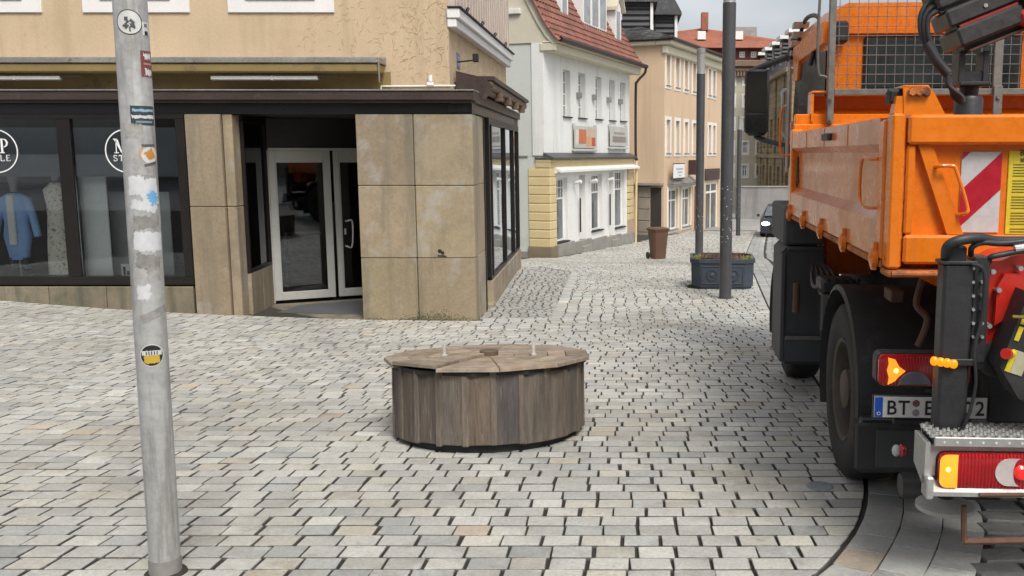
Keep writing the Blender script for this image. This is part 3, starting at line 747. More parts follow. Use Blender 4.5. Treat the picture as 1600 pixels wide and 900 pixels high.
# mannequins standing inside the window
def mannequin(px, cloth, top, bottom, label, dress):
    b = H(px, 300, .27); x, y_ = b.x, .27
    t = thing('shop_mannequin', label, 'mannequin', FS.o + Vector((x, y_, zin)))
    zt = H(px, top, .27).z - zin; z0 = H(px, bottom, .27).z - zin; h = zt - z0
    body = MB(); body.lathe([(.045, zt + .02), (.05, zt + .10), (.075, zt + .20), (.07, zt + .27), (.02, zt + .32)], n=14); 
    body.build('figure', mat('mannequin_skin', (.32, .30, .28), .5), t, smooth=50); body = MB(); body.lathe([(.16, .0), (.15, .015), (.02, .02), (.02, z0 + .1)], n=20); body.build('stand', m_grey, t)
    g = MB(); rings = []
    prof = [(0, .13, .085), (.35, .20, .10), (.55, .17, .10), (.80, .20, .11), (.93, .21, .10), (1.0, .09, .07)] if not dress else [(0, .19, .13), (.3, .18, .12), (.62, .15, .10), (.75, .15, .10), (.92, .19, .10), (1.0, .08, .06)]
    for f_, rx, ry in prof:
        rings.append([(rx * math.cos(2 * math.pi * k / 28) * (1 + .05 * math.sin(k * 2.7) * (1 - f_)), ry * math.sin(2 * math.pi * k / 28) * (1 + .12 * math.sin(k * 3.1) * (1 - f_)), z0 + f_ * h) for k in range(28)])
    g.loft(rings)
    if not dress:
        for s_ in (-1, 1): g.tube(bez([(s_ * .17, 0, z0 + h * .92), (s_ * .25, -.01, z0 + h * .65), (s_ * .31, -.03, z0 + h * .35)], 4), [.06, .062, .06, .058, .056, .054, .052, .05, .05], 10)
        for k in range(3): g.ball((.05, -.105, z0 + h * (.35 + .17 * k)), .012, 6, 4)
    g.build('dress' if dress else 'jacket', cloth, t, smooth=60)
    if not dress:
        s3 = MB(); s3.box(-.055, .055, -.128, -.09, z0 + h * .22, z0 + h * .98, .02); s3.build('shirt', m_white, t); s3 = MB()
        for s_ in (-1, 1): s3.cyl((s_ * .08, 0, .12), (s_ * .085, 0, z0 + .03), .05, .07, 10)
        s3.build('trousers', mat('dark_trousers', (.05, .06, .08), .8), t)
m_blue = mat('blue_wool', (.28, .46, .78), .85, v=.12)
m_flor = mat('dotted_dress', (.76, .71, .60), .85, v=.05, dirt=((.05, .05, .04), .95, 22, .53))
mannequin(22, m_blue, 302, 405, 'mannequin in a light blue jacket over a white shirt behind the shop window', False)
mannequin(88, m_flor, 285, 428, 'mannequin in a cream dress with small dark pattern behind the shop window', True)
# ------------------------------------------------------------------ helpers for the street buildings
def window(parent, u0, u1, z0, z1, T=None, y=0.0, depth=.14, fr=m_white, gm=m_pane, nx=2, nz=1, fw=.05, sill=m_grey, sur=None, surm=None, name='window'):
    f = MB(T)
    f.box(u0, u0 + fw, y + depth, y + depth + .06, z0, z1); f.box(u1 - fw, u1, y + depth, y + depth + .06, z0, z1)
    f.box(u0 + fw, u1 - fw, y + depth, y + depth + .06, z0, z0 + fw); f.box(u0 + fw, u1 - fw, y + depth, y + depth + .06, z1 - fw, z1)
    for k in range(1, nx): x = u0 + (u1 - u0) * k / nx; f.box(x - fw * .45, x + fw * .45, y + depth + .005, y + depth + .055, z0 + fw + .001, z1 - fw - .001)
    if isinstance(nz, (int,)): zz = [z0 + (z1 - z0) * k / nz for k in range(1, nz)]
    else: zz = [z0 + (z1 - z0) * q for q in nz]
    for z in zz: f.box(u0 + fw + .001, u1 - fw - .001, y + depth + .012, y + depth + .05, z - fw * .4, z + fw * .4)
    if sur:
        a = sur
        f.box(u0 - a, u0 - .001, y - .03, y + .02, z0 - a, z1 + a, .005); f.box(u1 + .001, u1 + a, y - .03, y + .02, z0 - a, z1 + a, .005)
        f.box(u0, u1, y - .03, y + .02, z1 + .001, z1 + a, .005); f.box(u0, u1, y - .03, y + .02, z0 - a, z0 - .001, .005)
    o = f.build(name, surm or fr, parent)
    g = MB(T); g.box(u0 + fw * .5, u1 - fw * .5, y + depth + .025, y + depth + .035, z0 + fw * .5, z1 - fw * .5); g.build('pane', gm, o)
    if sill:
        g = MB(T); g.box(u0 - .06, u1 + .06, y - .07, y + depth - .001, z0 - .03, z0 + .012, .006); g.build('sill', sill, o)
    return o
def pxwin(F, pl, pr, pt, pb, v=0.0):
    """pixel extents (top and bottom taken at the left edge) -> facade rectangle"""
    a = F.hit(pl, pt, 'y', v); b = F.hit(pr, pt, 'y', v); c = F.hit(pl, pb, 'y', v)
    return a.x, b.x, c.z, a.z

# ------------------------------------------------------------------ white house with yellow shop front
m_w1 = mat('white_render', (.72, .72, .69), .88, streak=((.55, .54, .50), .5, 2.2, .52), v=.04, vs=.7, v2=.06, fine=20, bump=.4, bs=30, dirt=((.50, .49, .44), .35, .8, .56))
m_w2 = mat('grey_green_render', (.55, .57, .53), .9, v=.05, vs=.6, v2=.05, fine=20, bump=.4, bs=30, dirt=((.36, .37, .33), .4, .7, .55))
m_yel = mat('yellow_rusticated_render', (.60, .48, .26), .85, v=.06, v2=.08, bump=.4, attr=True)
m_cream = mat('cream_trim', (.58, .54, .42), .8, v=.05)
m_tile = mat('red_roof_tile', (.20, .072, .045), .62, v=.25, vs=2, v2=.2, fine=22, attr=True, dirt=[((.10, .05, .04), .5, 3, .55), ((.36, .17, .10), .5, 7, .6)])
m_base = mat('grey_plinth_stone', (.26, .25, .22), .85, v=.15, bump=.5, attr=True)
m_copper = mat('brown_gutter_metal', (.05, .032, .026), .4, metal=.4)
ang = math.atan2(1, .32)
FW = Frame((-2.5, 29.0, float(G(-2.5, 29))), ang)
wh = thing('white_house', 'white rendered house with red tiled dormer roof and yellow shop front', 'building', FW.o, ang)
hw = lambda px, py, v=0.0: FW.hit(px, py, 'y', v)
UL = hw(990, 200).x; zbelt = hw(858, 243).z; zeav = hw(853, 70).z; VU = .18
ops = []
wp = [(879.5, 891, 108, 182), (903.5, 914.5, 113, 184), (930.5, 940, 119, 186), (952, 960.5, 124, 188), (969, 977.5, 128, 189)]
for l, r_, t_, b_ in wp: ops.append(pxwin(FW, l, r_, t_, b_, VU))
w = MB(); w.wall(0, UL, zbelt, zeav + .1, ops, VU, VU + .4); w.build('upper_wall', m_w1, wh)
for o_ in ops: window(wh, *o_, y=VU, depth=.16, nx=1, nz=(.25, .5, .75), gm=m_panel, sill=m_dark, fw=.045)
zgt = hw(866, 262).z
# ground floor: quoin pier facing us and the street, band above
q = MB(); nrow = 9; zq0 = hw(866, 385).z; 
for k in range(nrow):
    a = zq0 + (zgt - zq0) * k / nrow; b = zq0 + (zgt - zq0) * (k + 1) / nrow - .03; kk = random.uniform(.95, 1.06); q.col = (kk, kk, kk)
    q.box(-.0, .55, -.02, .75, a, b, .015)
q.col = (.9, .9, .9); q.box(.02, .53, 0, .73, -.3, zgt); q.box(-.0, UL + .02, -.02, .5, zgt + .001, zbelt - .12, .01); q.box(-.01, UL + .03, -.05, .5, zbelt - .22, zbelt - .121, .02)
xs0, xs1 = hw(866, 320).x + .02, hw(982, 320).x
for k in range(nrow):
    a = zq0 + (zgt - zq0) * k / nrow + .3; b = a + (zgt - zq0) / nrow - .03
    q.box(xs1 + .01, UL + .01, -.01, .5, a, min(b, zgt - .002), .012)
q.build('yellow_front', m_yel, wh)
b = MB(); b.box(-.03, UL + .05, -.16, .5, zbelt - .119, zbelt - .06, .01); b.prism([(-.14, zbelt - .059), (.2, zbelt - .059), (.2, zbelt + .1)], 'x', -.02, UL + .04); b.build('belt_cornice', mat('lead_flashing', (.10, .10, .10), .5, metal=.3), wh)
pl = MB(); pl.col = (.75, .62, .45); pl.box(-.03, .58, -.05, .78, -.5, zq0 - .002, .01); pl.col = (1, 1, 1)
n = 5
for k in range(n):
    u0 = xs0 + (UL - xs0) * k / n; u1 = xs0 + (UL - xs0) * (k + 1) / n; zt = FW.G((u0 + u1) / 2, -.3) + .42; pl.box(u0 + .02, u1 - .003, -.04, .5, -1.5, zt, .01)
pl.build('plinth', m_base, wh)
# shop front openings
sh = [pxwin(FW, 871.5, 889, 279, 380), pxwin(FW, 926.5, 943, 273, 362), pxwin(FW, 963, 978, 268, 357)]
dr = [pxwin(FW, 907.5, 917, 274, 384), pxwin(FW, 954, 960.5, 268, 374)]
ops = [(a, b_, c, d) for a, b_, c, d in sh] + [(a, b_, c, d) for a, b_, c, d in dr]
zmin = -.9
w = MB(); w.wall(xs0, xs1, -1.4, zgt - .001, ops, .06, .40); w.build('shop_wall', m_white, wh)
for a, b_, c, d in sh:
    o = window(wh, a, b_, c, d, y=.06, depth=.14, nx=1, nz=(.68,), gm=m_pane, sill=m_dark, fw=.07)
    g = MB(); zt_ = c + (d - c) * .7
    for k in range(1, 4): x = a + (b_ - a) * k / 4; g.box(x - .012, x + .012, .21, .24, zt_, d - .07)
    g.box(a + .07, b_ - .07, .21, .24, (zt_ + d) / 2 - .02, (zt_ + d) / 2 + .01); g.build('glazing_bar', m_white, o)
for a, b_, c, d in dr:
    g = MB(); g.box(a, b_, .3, .34, c, d); o = g.build('door', mat('pale_grey_door', (.42, .43, .41), .6, v=.1), wh)
    g = MB(); zz = (c + d) / 2; g.cyl((a - .12, -.02, zz - .75), (a - .12, -.02, zz + .45), .03, n=8); g.build('handle', m_dark, o)
    st = MB(); st.box(a - .1, b_ + .1, -.16, .05, c - .3, c - .02, .01); st.build('step', m_base, wh)
bl = MB(); a, b_ = hw(868, 263, -.3), hw(992, 255, -.3); z_ = hw(868, 262, -.1).z
bl.prism([(-.24, z_ - .16), (-.24, z_ - .08), (.0, z_ + .02), (.0, z_ - .06)], 'x', xs0, UL + .1); bl.cyl((xs0, -.05, z_ - .12), (UL, -.05, z_ - .12), .07, n=10); bl.build('folded_awning', m_white, wh)
for k in range(3):
    s = MB(); u = [sh[0][1] + .5, dr[0][1] + .35, dr[1][0] - .4][k]; s.cyl((u, -.02, z_ - .55), (u, -.26, z_ - .5), .05, .07, 10); s.box(u - .02, u + .02, -.02, .06, z_ - .62, z_ - .5); s.build('spotlight', m_white, wh)
# wall lamps between the windows, two framed signs
for px, py in ((902, 149), (926, 152), (949, 156), (967, 159)):
    c = hw(px, py, VU); s = MB(); s.box(c.x - .11, c.x + .11, VU - .14, VU - .001, c.z - .1, c.z + .1, .015); s.build('wall_lamp', m_grey, wh)
m_trim = mat('frosted_sign', (.48, .47, .43), .5, v=.1)
for i, (l, r_, t_, b_) in enumerate(((897, 932, 196, 231), (953, 980, 197, 228))):
    a = hw(l, t_, VU - .1); b2 = hw(r_, t_, VU - .1); c = hw(l, b_, VU - .1)
    s = MB(); s.box(a.x, b2.x, VU - .12, VU - .10, c.z, a.z, .004)
    for u in (a.x + .05, b2.x - .05):
        for z in (a.z + .04, c.z - .06): s.box(u - .04, u + .04, VU - .10, VU - .0, z - .03, z + .03)
    s.box(a.x - .05, b2.x + .03, VU - .13, VU - .09, c.z - .12, c.z - .03, .01)
    o = s.build('sign_panel', m_trim, wh)
    pcs = [((.18, .50, .2, .85), (.50, .16, .08)), ((.5, .72, .1, .55), (.62, .35, .16)), ((.55, .9, .55, .9), (.55, .42, .30)), ((.74, .92, .1, .5), (.45, .10, .07)), ((.05, .16, .15, .8), (.62, .58, .5))] if i == 0 else [((.12, .88, .2, .5), (.25, .22, .20)), ((.2, .8, .6, .72), (.3, .28, .25))]
    for (p0, p1, q0, q1), cc in pcs[:]:
        s = MB(); W_ = b2.x - a.x; H_ = a.z - c.z; s.box(a.x + p0 * W_, a.x + p1 * W_, VU - .126, VU - .1205, c.z + q0 * H_, c.z + q1 * H_); s.build('sign_print', mat('sign_print', cc, .6), o)
# eaves, roof with bell-cast slope, tile courses as real steps
prof = [(-.42, zeav + .12), (-.15, zeav + .38), (.10, zeav + .75), (.38, zeav + 1.25), (.85, zeav + 2.15), (1.7, zeav + 3.8), (2.4, zeav + 5.1), (4.2, zeav + 6.6)]
rf = MB(); rf.prism(prof + [(4.21, zeav + .1), (-.2, zeav + .1)], 'x', -.0, UL + .2); rf.T = None
rf.build('roof_body', m_cream, wh)
P = bez([(0, a, b_) for a, b_ in prof], 12); tot = 0; L_ = [0]
for a, b_ in zip(P, P[1:]): L_.append(L_[-1] + (b_ - a).length)
tl = MB(); s = 0
ys = [p.y for p in P]; zs_ = [p.z for p in P]
while s < L_[-1] - .3:
    a = Vector((0, np.interp(s, L_, ys), np.interp(s, L_, zs_))); b_ = Vector((0, np.interp(s + .30, L_, ys), np.interp(s + .30, L_, zs_)))
    d = (b_ - a).normalized(); nn = Vector((0, -d.z, d.y)); u = -.12 - random.uniform(0, .1)
    while u < UL + .25:
        kk = random.uniform(.8, 1.2); tl.col = (kk, kk * random.uniform(.9, 1.1), kk * random.uniform(.9, 1.1)); u2 = min(u + .235, UL + .25); m_ = (u + u2) / 2
        ring = lambda p, h: [(u + .006, p.y + nn.y * h * .3, p.z + nn.z * h * .3), (m_ - .05, p.y + nn.y * h, p.z + nn.z * h), (m_ + .06, p.y + nn.y * h, p.z + nn.z * h), (u2 - .006, p.y + nn.y * h * .45, p.z + nn.z * h * .45), (u2 - .006, p.y, p.z), (u + .006, p.y, p.z)]
        tl.loft([ring(a, .085), ring(b_, .035)]); u += .235
    s += .26
tl.build('tiles', m_tile, wh, flip=False)
gb = MB(); gprof = [(.19, -1.0), (.19, zeav + .6)] + [(max(.19, a), b_ + .02) for a, b_ in prof[3:]] + [(9, zeav + 6.6), (9, -1.0)]
gb.prism(gprof, 'x', -.02 + .06, .36); gbo = gb.build('gable_wall', m_w2, wh)
gb = MB(); vp = [(a, b_) for a, b_ in prof]; gb.prism(vp + [(a + .22, b_ - .10) for a, b_ in vp[::-1]], 'x', -.05, .035); gb.box(-.04, UL + .1, -.28, VU + .1, zeav - .18, zeav + .08, .03); gb.box(-.05, UL + .12, -.38, VU, zeav + .081, zeav + .12, .01); gb.build('eaves_trim', m_cream, wh)
gt = MB(); gt.tube([(-.1, -.47, zeav + .17), (UL + .3, -.47, zeav + .17)], .085, 10); gt.build('gutter', m_copper, wh)
dp = MB(); c = hw(988, 180, -.08); dp.tube(bez([(UL + .18, -.47, zeav + .12), (UL + .18, -.42, zeav - .1), (UL + .02, -.15, zeav - .45), (UL - .02, -.10, zeav - .8), (UL - .02, -.10, zbelt + .1), (UL - .02, -.18, zbelt - .2)], 6), .055, 8); dp.build('downpipe', m_copper, wh)
dp = MB(); dp.tube([(UL - .02, -.14, zbelt - .22), (UL - .02, -.10, FW.G(UL, -.1))], .05, 8); dp.build('yellow_downpipe', m_yel, wh)
# dormers
def dormer(l, r_, top, bot, v, arched=False, wide=False):
    a = hw(l, bot, v); b_ = hw(r_, bot, v); t_ = hw((l + r_) / 2, top, v); u0, u1, z0, z1 = a.x, b_.x, hw((l + r_) / 2, bot, v).z, t_.z
    m = MB()
    if arched:
        um, rr_ = (u0 + u1) / 2, (u1 - u0) / 2; arc = [(um + rr_ * math.cos(t), z1 - rr_ + rr_ * math.sin(t)) for t in [math.pi * k / 10 for k in range(11)]]
        m.prism([(u0, z0), (u1, z0)] + arc, 'y', v, v + 2.6)
    else: m.prism([(u0, z0), (u1, z0), (u1, z1 - .3), ((u0 + u1) / 2, z1 + .5), (u0, z1 - .3)], 'y', v, v + 3.2)
    d = m.build('dormer', m_white, wh)
    g = MB(); q = .22 if not wide else .12; W_ = u1 - u0
    if wide:
        for k in range(3): g.box(u0 + W_ * (k + .14) / 3, u0 + W_ * (k + .86) / 3, v - .012, v - .002, z0 + .35, z1 - .45)
    else: g.box(u0 + W_ * q, u1 - W_ * q, v - .012, v - .002, z0 + .15, z1 - .35)
    g.build('pane', m_panel, d)
    g = MB(); g.box(u0 - .05, u1 + .05, v - .1, v + .1, z0 - .1, z0 + .0, .01); g.build('sill', m_copper, d)
    g = MB(); g.prism([(u0 - .15, z1 - .35), ((u0 + u1) / 2, z1 + .58), (u1 + .15, z1 - .35), (u1 + .15, z1 - .22), ((u0 + u1) / 2, z1 + .75), (u0 - .15, z1 - .22)], 'y', v - .14, v + 3.3); g.build('dormer_roof', m_cream if arched else m_tile, d)
dormer(876.5, 888, -60, 37, .38); dormer(911, 948, -90, 55, .30, wide=True); dormer(961.5, 970.5, 4, 69, .25, arched=True)
# window in the gable
c = W(800, 10, 29.02); v0 = FW.hit(791, 14, 'x', .03); v1 = FW.hit(811, 14, 'x', .03)
g = MB(); g.box(.02, .07, v1.y, v0.y, v1.z, v1.z + 1.5, .01); o = g.build('gable_window', m_dark, wh); g = MB(); g.box(-.1, .05, v1.y - .08, v0.y + .08, v1.z - .16, v1.z - .002, .01); g.build('sill', m_w1, o)
g = MB(); v = FW.hit(820, 243, 'x', .03); g.box(.0, .06, .76, 9, v.z - .04, v.z + .0); g.build('gable_band', m_base, wh)
g = MB(); g.box(-.0, .07, .76, 9, -1, FW.hit(822, 393, 'x', .03).z); g.build('gable_plinth', m_base, wh)

# ------------------------------------------------------------------ peach house
m_pe = mat('peach_render', (.60, .44, .295), .9, streak=((.46, .34, .23), .5, 1.6, .5), v=.05, vs=.6, v2=.06, fine=14, bump=.4, bs=25, dirt=((.48, .36, .25), .4, .5, .55))
m_slate = mat('mossy_slate', (.060, .060, .062), .6, v=.3, vs=1.2, v2=.4, fine=6, attr=True, dirt=[((.34, .34, .31), .75, 1.6, .60), ((.14, .13, .07), .5, 2.5, .58)])
m_clad = mat('black_slate_cladding', (.028, .028, .03), .5, v=.2, wave=(2, .28, .03))
ang2 = math.atan2(1, .403); FB = Frame((1.75, 43.0, float(G(1.75, 43))), ang2)
bh = thing('peach_house', 'long peach rendered house with white framed windows and mossy slate roof', 'building', FB.o, ang2)
hb = lambda px, py, v=0.0: FB.hit(px, py, 'y', v)
UB = hb(1127, 150).x; ze = hb(1037, 70).z
rows = []
for (l, r_) in ((1041, 1047), (1055.5, 1061.5), (1069.5, 1075), (1082.5, 1087.5), (1095, 1099), (1107, 1111), (1114, 1118)):
    t0 = 83 + (l - 1041) * .37; t1 = 133 + (l - 1041) * .24; t2 = 187 + (l - 1041) * .13; t3 = 239.5
    rows.append(pxwin(FB, l, r_, t0, t1)); rows.append(pxwin(FB, l, r_, t2, t3))
shp = pxwin(FB, 1043, 1080, 293, 372); shp2 = pxwin(FB, 1103, 1123, 285, 366); bd_ = pxwin(FB, 1085, 1092, 291, 364)
sop = [(shp[0] + .1, shp[0] + (shp[1] - shp[0]) * .42, shp[2] + .35, shp[3] - .1), (shp[0] + (shp[1] - shp[0]) * .6, shp[1] - .1, shp[2] + .35, shp[3] - .1), shp2, bd_]
w = MB(); w.wall(0, UB, -1.6, ze, rows + sop, 0, .4); w.build('front_wall', m_pe, bh)
w = MB(); w.box(0, .3, .401, 11, -1, ze); w.build('gable_wall', m_pe, bh)
w = MB(); w.box(.31, UB, .9, 11, -1, ze - .01); w.build('house_core', m_pe, bh)
for o_ in rows: window(bh, *o_, depth=.14, nx=2, nz=2, gm=m_panel, fw=.06, sur=.16, sill=m_grey)
for o_ in sop[:2]: window(bh, *o_, depth=.1, nx=2, nz=(.72,), gm=m_pane, fw=.09, sur=.14, sill=m_grey)
window(bh, *shp2, depth=.1, nx=2, nz=(.8,), gm=m_pane, fw=.14, sill=None)
g = MB(); g.box(bd_[0], bd_[1], .15, .2, bd_[2], bd_[3]); g.build('door', mat('brown_door', (.16, .07, .03), .5), bh)
g = MB(); g.box(shp[0] + .0, shp[1] + .1, -.35, .0, shp[3] + .02, shp[3] + .16, .03); g.prism([(-.35, shp[3] + .161), (0, shp[3] + .161), (0, shp[3] + .45)], 'x', shp[0], shp[1] + .1); g.build('shop_canopy', m_grey, bh)
c = pxwin(FB, 1052, 1069, 257, 279, -.3); g = MB(); g.box(c[0], c[1], -.34, -.28, c[2], c[3], .03); o = g.build('shop_sign', m_white, bh)
g = MB(); g.box(c[0] - .05, c[1] + .05, -.31, -.30, c[2] - .05, c[3] + .05); g.build('sign_frame', m_dark, o)
vs, fs = text('optik', .34); g = MB(); g.T = None
g = MB(); 
for k in range(3): g.box(c[0] + .35 + .2 * k, c[1] - .3 - .15 * k, -.345, -.341, c[2] + .42 - .16 * k, c[2] + .48 - .16 * k)
g.build('sign_print', mat('faded_blue_print', (.3, .38, .48), .6), o)
g = MB(); c = pxwin(FB, 1102, 1124, 264, 282, -.05); g.box(c[0], c[1], -.09, -.02, c[2], c[3], .01); g.build('dark_sign_board', mat('dark_sign', (.06, .04, .035), .6, v=.4, v2=.6, fine=3), bh)
g = MB(); c = pxwin(FB, 1086, 1089, 250, 273, -.4); g.box(c[0], c[0] + .05, -.7, -.05, c[2], c[3], .01); g.build('hanging_sign', mat('dark_hanging_sign', (.05, .02, .02), .6), bh)
g = MB(); g.box(-.25, UB + .2, -.45, .4, ze - .0, ze + .22, .04); g.box(-.25, .3, .4, 11, ze, ze + .22, .04); g.box(-.12, UB, -.2, .1, ze - .4, ze - .001, .05); g.build('eaves_cornice', m_cream, bh)
g = MB(); g.tube([(-.3, -.5, ze + .27), (UB + .2, -.5, ze + .27)], .09, 8); g.tube([(-.3, -.5, ze + .27), (-.3, 11, ze + .27)], .09, 8); g.build('gutter', m_copper, bh)
rise = 2.3; run = 5.2
roofp = lambda: None
g = MB(); g.add([(-.4, -.55, ze + .25), (UB + .3, -.55, ze + .25), (UB + .3, 11.5, ze + .25), (-.4, 11.5, ze + .25), (run - .2, run, ze + rise), (UB + .3, run, ze + rise)], [(0, 1, 5, 4), (0, 4, 3), (3, 4, 5, 2), (1, 2, 5), (0, 3, 2, 1)]); g.build('roof', m_slate, bh)
# tile courses on both visible slopes
g = MB()
for k in range(17):
    f0 = k / 17; f1 = (k + 1.25) / 17
    def pt(u, f, side, h):
        if side == 0: y_ = -.55 + (run + .55) * f; ul = -.4 + (run + .2) * f; return (max(u, ul), y_ - .03 * h, ze + .25 + (rise - .25) * f + h)
        x_ = -.4 + (run + .2) * f; lo = -.55 + (run + .55) * f; return (x_ - .03 * h, max(u, lo), ze + .25 + (rise - .25) * f + h)
    for side, Lx in ((0, UB + .3), (1, 11.0)):
        u = -.4
        while u < Lx:
            u2 = min(u + .45, Lx); kk = random.uniform(.6, 1.5); g.col = (kk, kk, kk)
            lim = (-.4 + (run + .2) * f0) if side == 0 else (-.55 + (run + .55) * f0)
            if u2 > lim + .1 and (side == 0 or u2 < 11.5 - (run + .55) * f1 * 0):
                g.quad(pt(u + .01, f0, side, .07), pt(u2 - .01, f0, side, .07), pt(u2 - .01, f1, side, .03), pt(u + .01, f1, side, .03)); g.quad(pt(u + .01, f0, side, .07), pt(u2 - .01, f0, side, .07), pt(u2 - .01, f0, side, .0), pt(u + .01, f0, side, .0))
            u += .45
g.build('slates', m_slate, bh, flip=False)
# two slate-clad dormers on the gable side slope (seen from the square)
def dormerB(pl, pr, pt_, pb, xq):
    a = FB.hit(pr, pb, 'x', xq); b_ = FB.hit(pl, pb, 'x', xq); t_ = FB.hit((pl + pr) / 2, pt_, 'x', xq)
    return a, b_, t_
for i, (pl, pr, pt_, pb) in enumerate(((972, 1016, 4, 40), (1024, 1054, 24, 52))):
    a = W(pl, pb, 45.5 + 2.5 * i); b_ = W(pr, pb, 45.5 + 2.5 * i); t_ = W((pl + pr) / 2, pt_, 45.5 + 2.5 * i)
    p = FB.i @ (a - FB.o); wdt = (b_ - a).length; T = Matrix.Translation(p) @ Matrix.Rotation(-ang2, 4, 'Z'); h_ = t_.z - a.z
    g = MB(T); g.box(0, wdt, 0, 3.5, -1.6, h_); d = g.build('dormer', m_clad, bh)
    g = MB(T); g.box(wdt + .001, wdt + .14, -.1, .1, -.3, h_ - .02); g.build('white_corner_board', m_white, d)
    g = MB(T); g.prism([(-.3, h_), (-.3, h_ + .12), (.05, h_ + .75), (wdt + .0, h_ + .75), (wdt + .35, h_ + .12), (wdt + .35, h_)], 'y', -.3, 3.6); g.build('dormer_roof', m_slate, d)
# recessed stone doorway left of the corner
g = MB(); a = FB.hit(998, 290, 'x', -.02); b_ = FB.hit(1035, 290, 'x', -.02); zt = FB.hit(1005, 290, 'x', -.02).z
for k in range(6):
    z0_ = -1 + (zt + 1) * k / 6; g.box(-.10, -.001, b_.y + .62, a.y, z0_, -1 + (zt + 1) * (k + 1) / 6 - .03, .015)
g.box(-.35, 0, b_.y - .05, a.y + .3, zt + .0, zt + .16, .03); g.build('stone_doorway', mat('greyish_block', (.27, .23, .18), .85, v=.15), bh)
g = MB(); g.box(-.04, -.001, b_.y + .05, b_.y + .58, -.6, zt - .1); g.build('side_door', mat('dark_side_door', (.045, .04, .035), .5), bh)  # very dark brown door leaf

# ------------------------------------------------------------------ far buildings
m_red = mat('far_red_tiles', (.30, .105, .06), .75, v=.2, vs=.5, v2=.25, fine=4, dirt=((.17, .06, .04), .5, .7, .55), bump=.6, bs=6)
m_crf = mat('far_cream_render', (.47, .43, .33), .9, v=.06)
FR_ = Frame((W(1060, 300, 78).x, 78, float(G(8, 78))), 0)
hr = lambda px, py, v=0.0: FR_.hit(px, py, 'y', v)
rh = thing('red_roofed_block', 'large cream block under a wide red tiled roof at the end of the street', 'building', FR_.o)
x1 = hr(1245, 300).x; z1, z2, z3, z4 = hr(1100, 112).z, hr(1100, 95).z, hr(1100, 76).z, hr(1100, 36).z
cols = [hr(p, 200).x for p in (1139, 1147, 1161, 1169, 1183, 1191, 1205, 1213)]
ops = []
for k in range(0, 8, 2):
    for (t_, b_) in ((116, 132), (149, 166), (185, 202), (222, 240), (258, 276)): ops.append((cols[k], cols[k + 1], hr(1160, b_).z, hr(1160, t_).z))
w = MB(); w.wall(0, x1, -1, z1, ops, 0, .4); w.box(0, x1, .8, 12, -1, z1 - .02); w.build('wall', m_crf, rh)
for o_ in ops: window(rh, *o_, depth=.15, nx=2, nz=(.65,), gm=m_pane, fw=.1, sur=.14, sill=None, surm=m_white)
w = MB(); w.box(-.2, x1 + .2, -.5, 12, z1, z1 + .35, .05)
for k in range(40): u = k * x1 / 40; w.box(u, u + .16, -.45, -.1, z1 - .4, z1 - .001)
w.box(-.3, x1 + .3, -.7, 12, z1 + .36, z2, .06); w.build('cornice', mat('brown_cornice', (.20, .13, .09), .8), rh)
ao = [(hr(p, 80).x, hr(p + 9, 80).x, z2 + .25, z3 - .25) for p in (1137, 1155, 1173, 1191)]
w = MB(); w.wall(0, x1, z2 + .001, z3, ao, -.1, .2); w.build('attic_wall', mat('dark_red_attic', (.12, .035, .025), .8), rh)
for o_ in ao: window(rh, *o_, y=-.1, depth=.05, nx=2, nz=2, gm=m_pane, fw=.12, sill=None)
w = MB(); za_ = hr(1060, 34).z; zp = hr(1104, 30).z; w.add([(-1.5, -.8, z3), (x1 + 1, -.8, z3), (x1 + 1, 13, z3), (-1.5, 13, z3), (0, 6, za_), (hr(1104, 50).x, 5.5, zp), (hr(1150, 55).x, 5.5, hr(1150, 50, 5.5).z), (x1 - 1, 5.5, hr(1235, 62, 5.5).z)],
    [(0, 1, 7, 6, 5, 4), (4, 5, 6, 7, 2, 3), (0, 4, 3), (1, 2, 7), (0, 3, 2, 1)]); w.build('roof', m_red, rh)
w = MB(); c = hr(1101, 30, 5); w.box(c.x - .3, c.x + .3, 4.6, 5.6, c.z - 1.0, c.z + .55); w.build('chimney', m_red, rh)
w = MB(); c = hr(1163, 47, 5); w.box(c.x - 1.1, c.x + 1.1, 4.8, 5.8, c.z - .6, c.z + .25); w.build('roof_box', m_grey, rh)
for p in (1096, 1154):
    w = MB(); c = hr(p, 55, 2.2); w.box(c.x - .35, c.x + .35, 1.8, 2.6, c.z - .4, c.z + .3); w.build('skylight', m_white, rh)

m_sb = mat('old_sandstone', (.30, .225, .13), .88, v=.2, vs=.5, v2=.2, fine=4, bump=.8, bs=10, dirt=((.13, .10, .065), .6, .9, .54), brick=(.9, .42, .03, (.6, .6, .58), (0, 2)))
FT = Frame((11.3, 88.0, float(G(9.5, 66))), -math.pi / 2)      # local x runs towards us, outward face to the left
ht = lambda px, py, v=0.0: FT.hit(px, py, 'y', v)
sb = thing('sandstone_palace', 'old sandstone building with slate mansard roof and a row of white topped dormers', 'building', FT.o, -math.pi / 2)
US = 25.5; ze_ = ht(1215, 124).z
bays = [2 + 3.6 * k for k in range(7)]
ops = []
for u in bays:
    for (a, c) in ((1.4, 3.6), (5.0, 7.2)): ops.append((u, u + 1.1, a, c))
w = MB(); w.wall(0, US, -1.5, ze_, ops, 0, .45); w.box(.3, US, .9, 10, -1.5, ze_ - .02); w.build('wall', m_sb, sb)
for o_ in ops: window(sb, *o_, depth=.25, nx=2, nz=(.66,), gm=m_pane, fw=.1, fr=m_cream, sur=.2, surm=m_sb, sill=None)
w = MB(); w.box(-.3, US, -.45, .2, ze_ + .001, ze_ + .35, .05); w.box(-.2, US, -.2, .2, 4.2, 4.5, .04)
for u in [q_ - 1.4 for q_ in bays]: w.box(u, u + .5, -.16, -.001, -1, ze_ - .01, .03)
w.build('cornice', m_sb, sb)
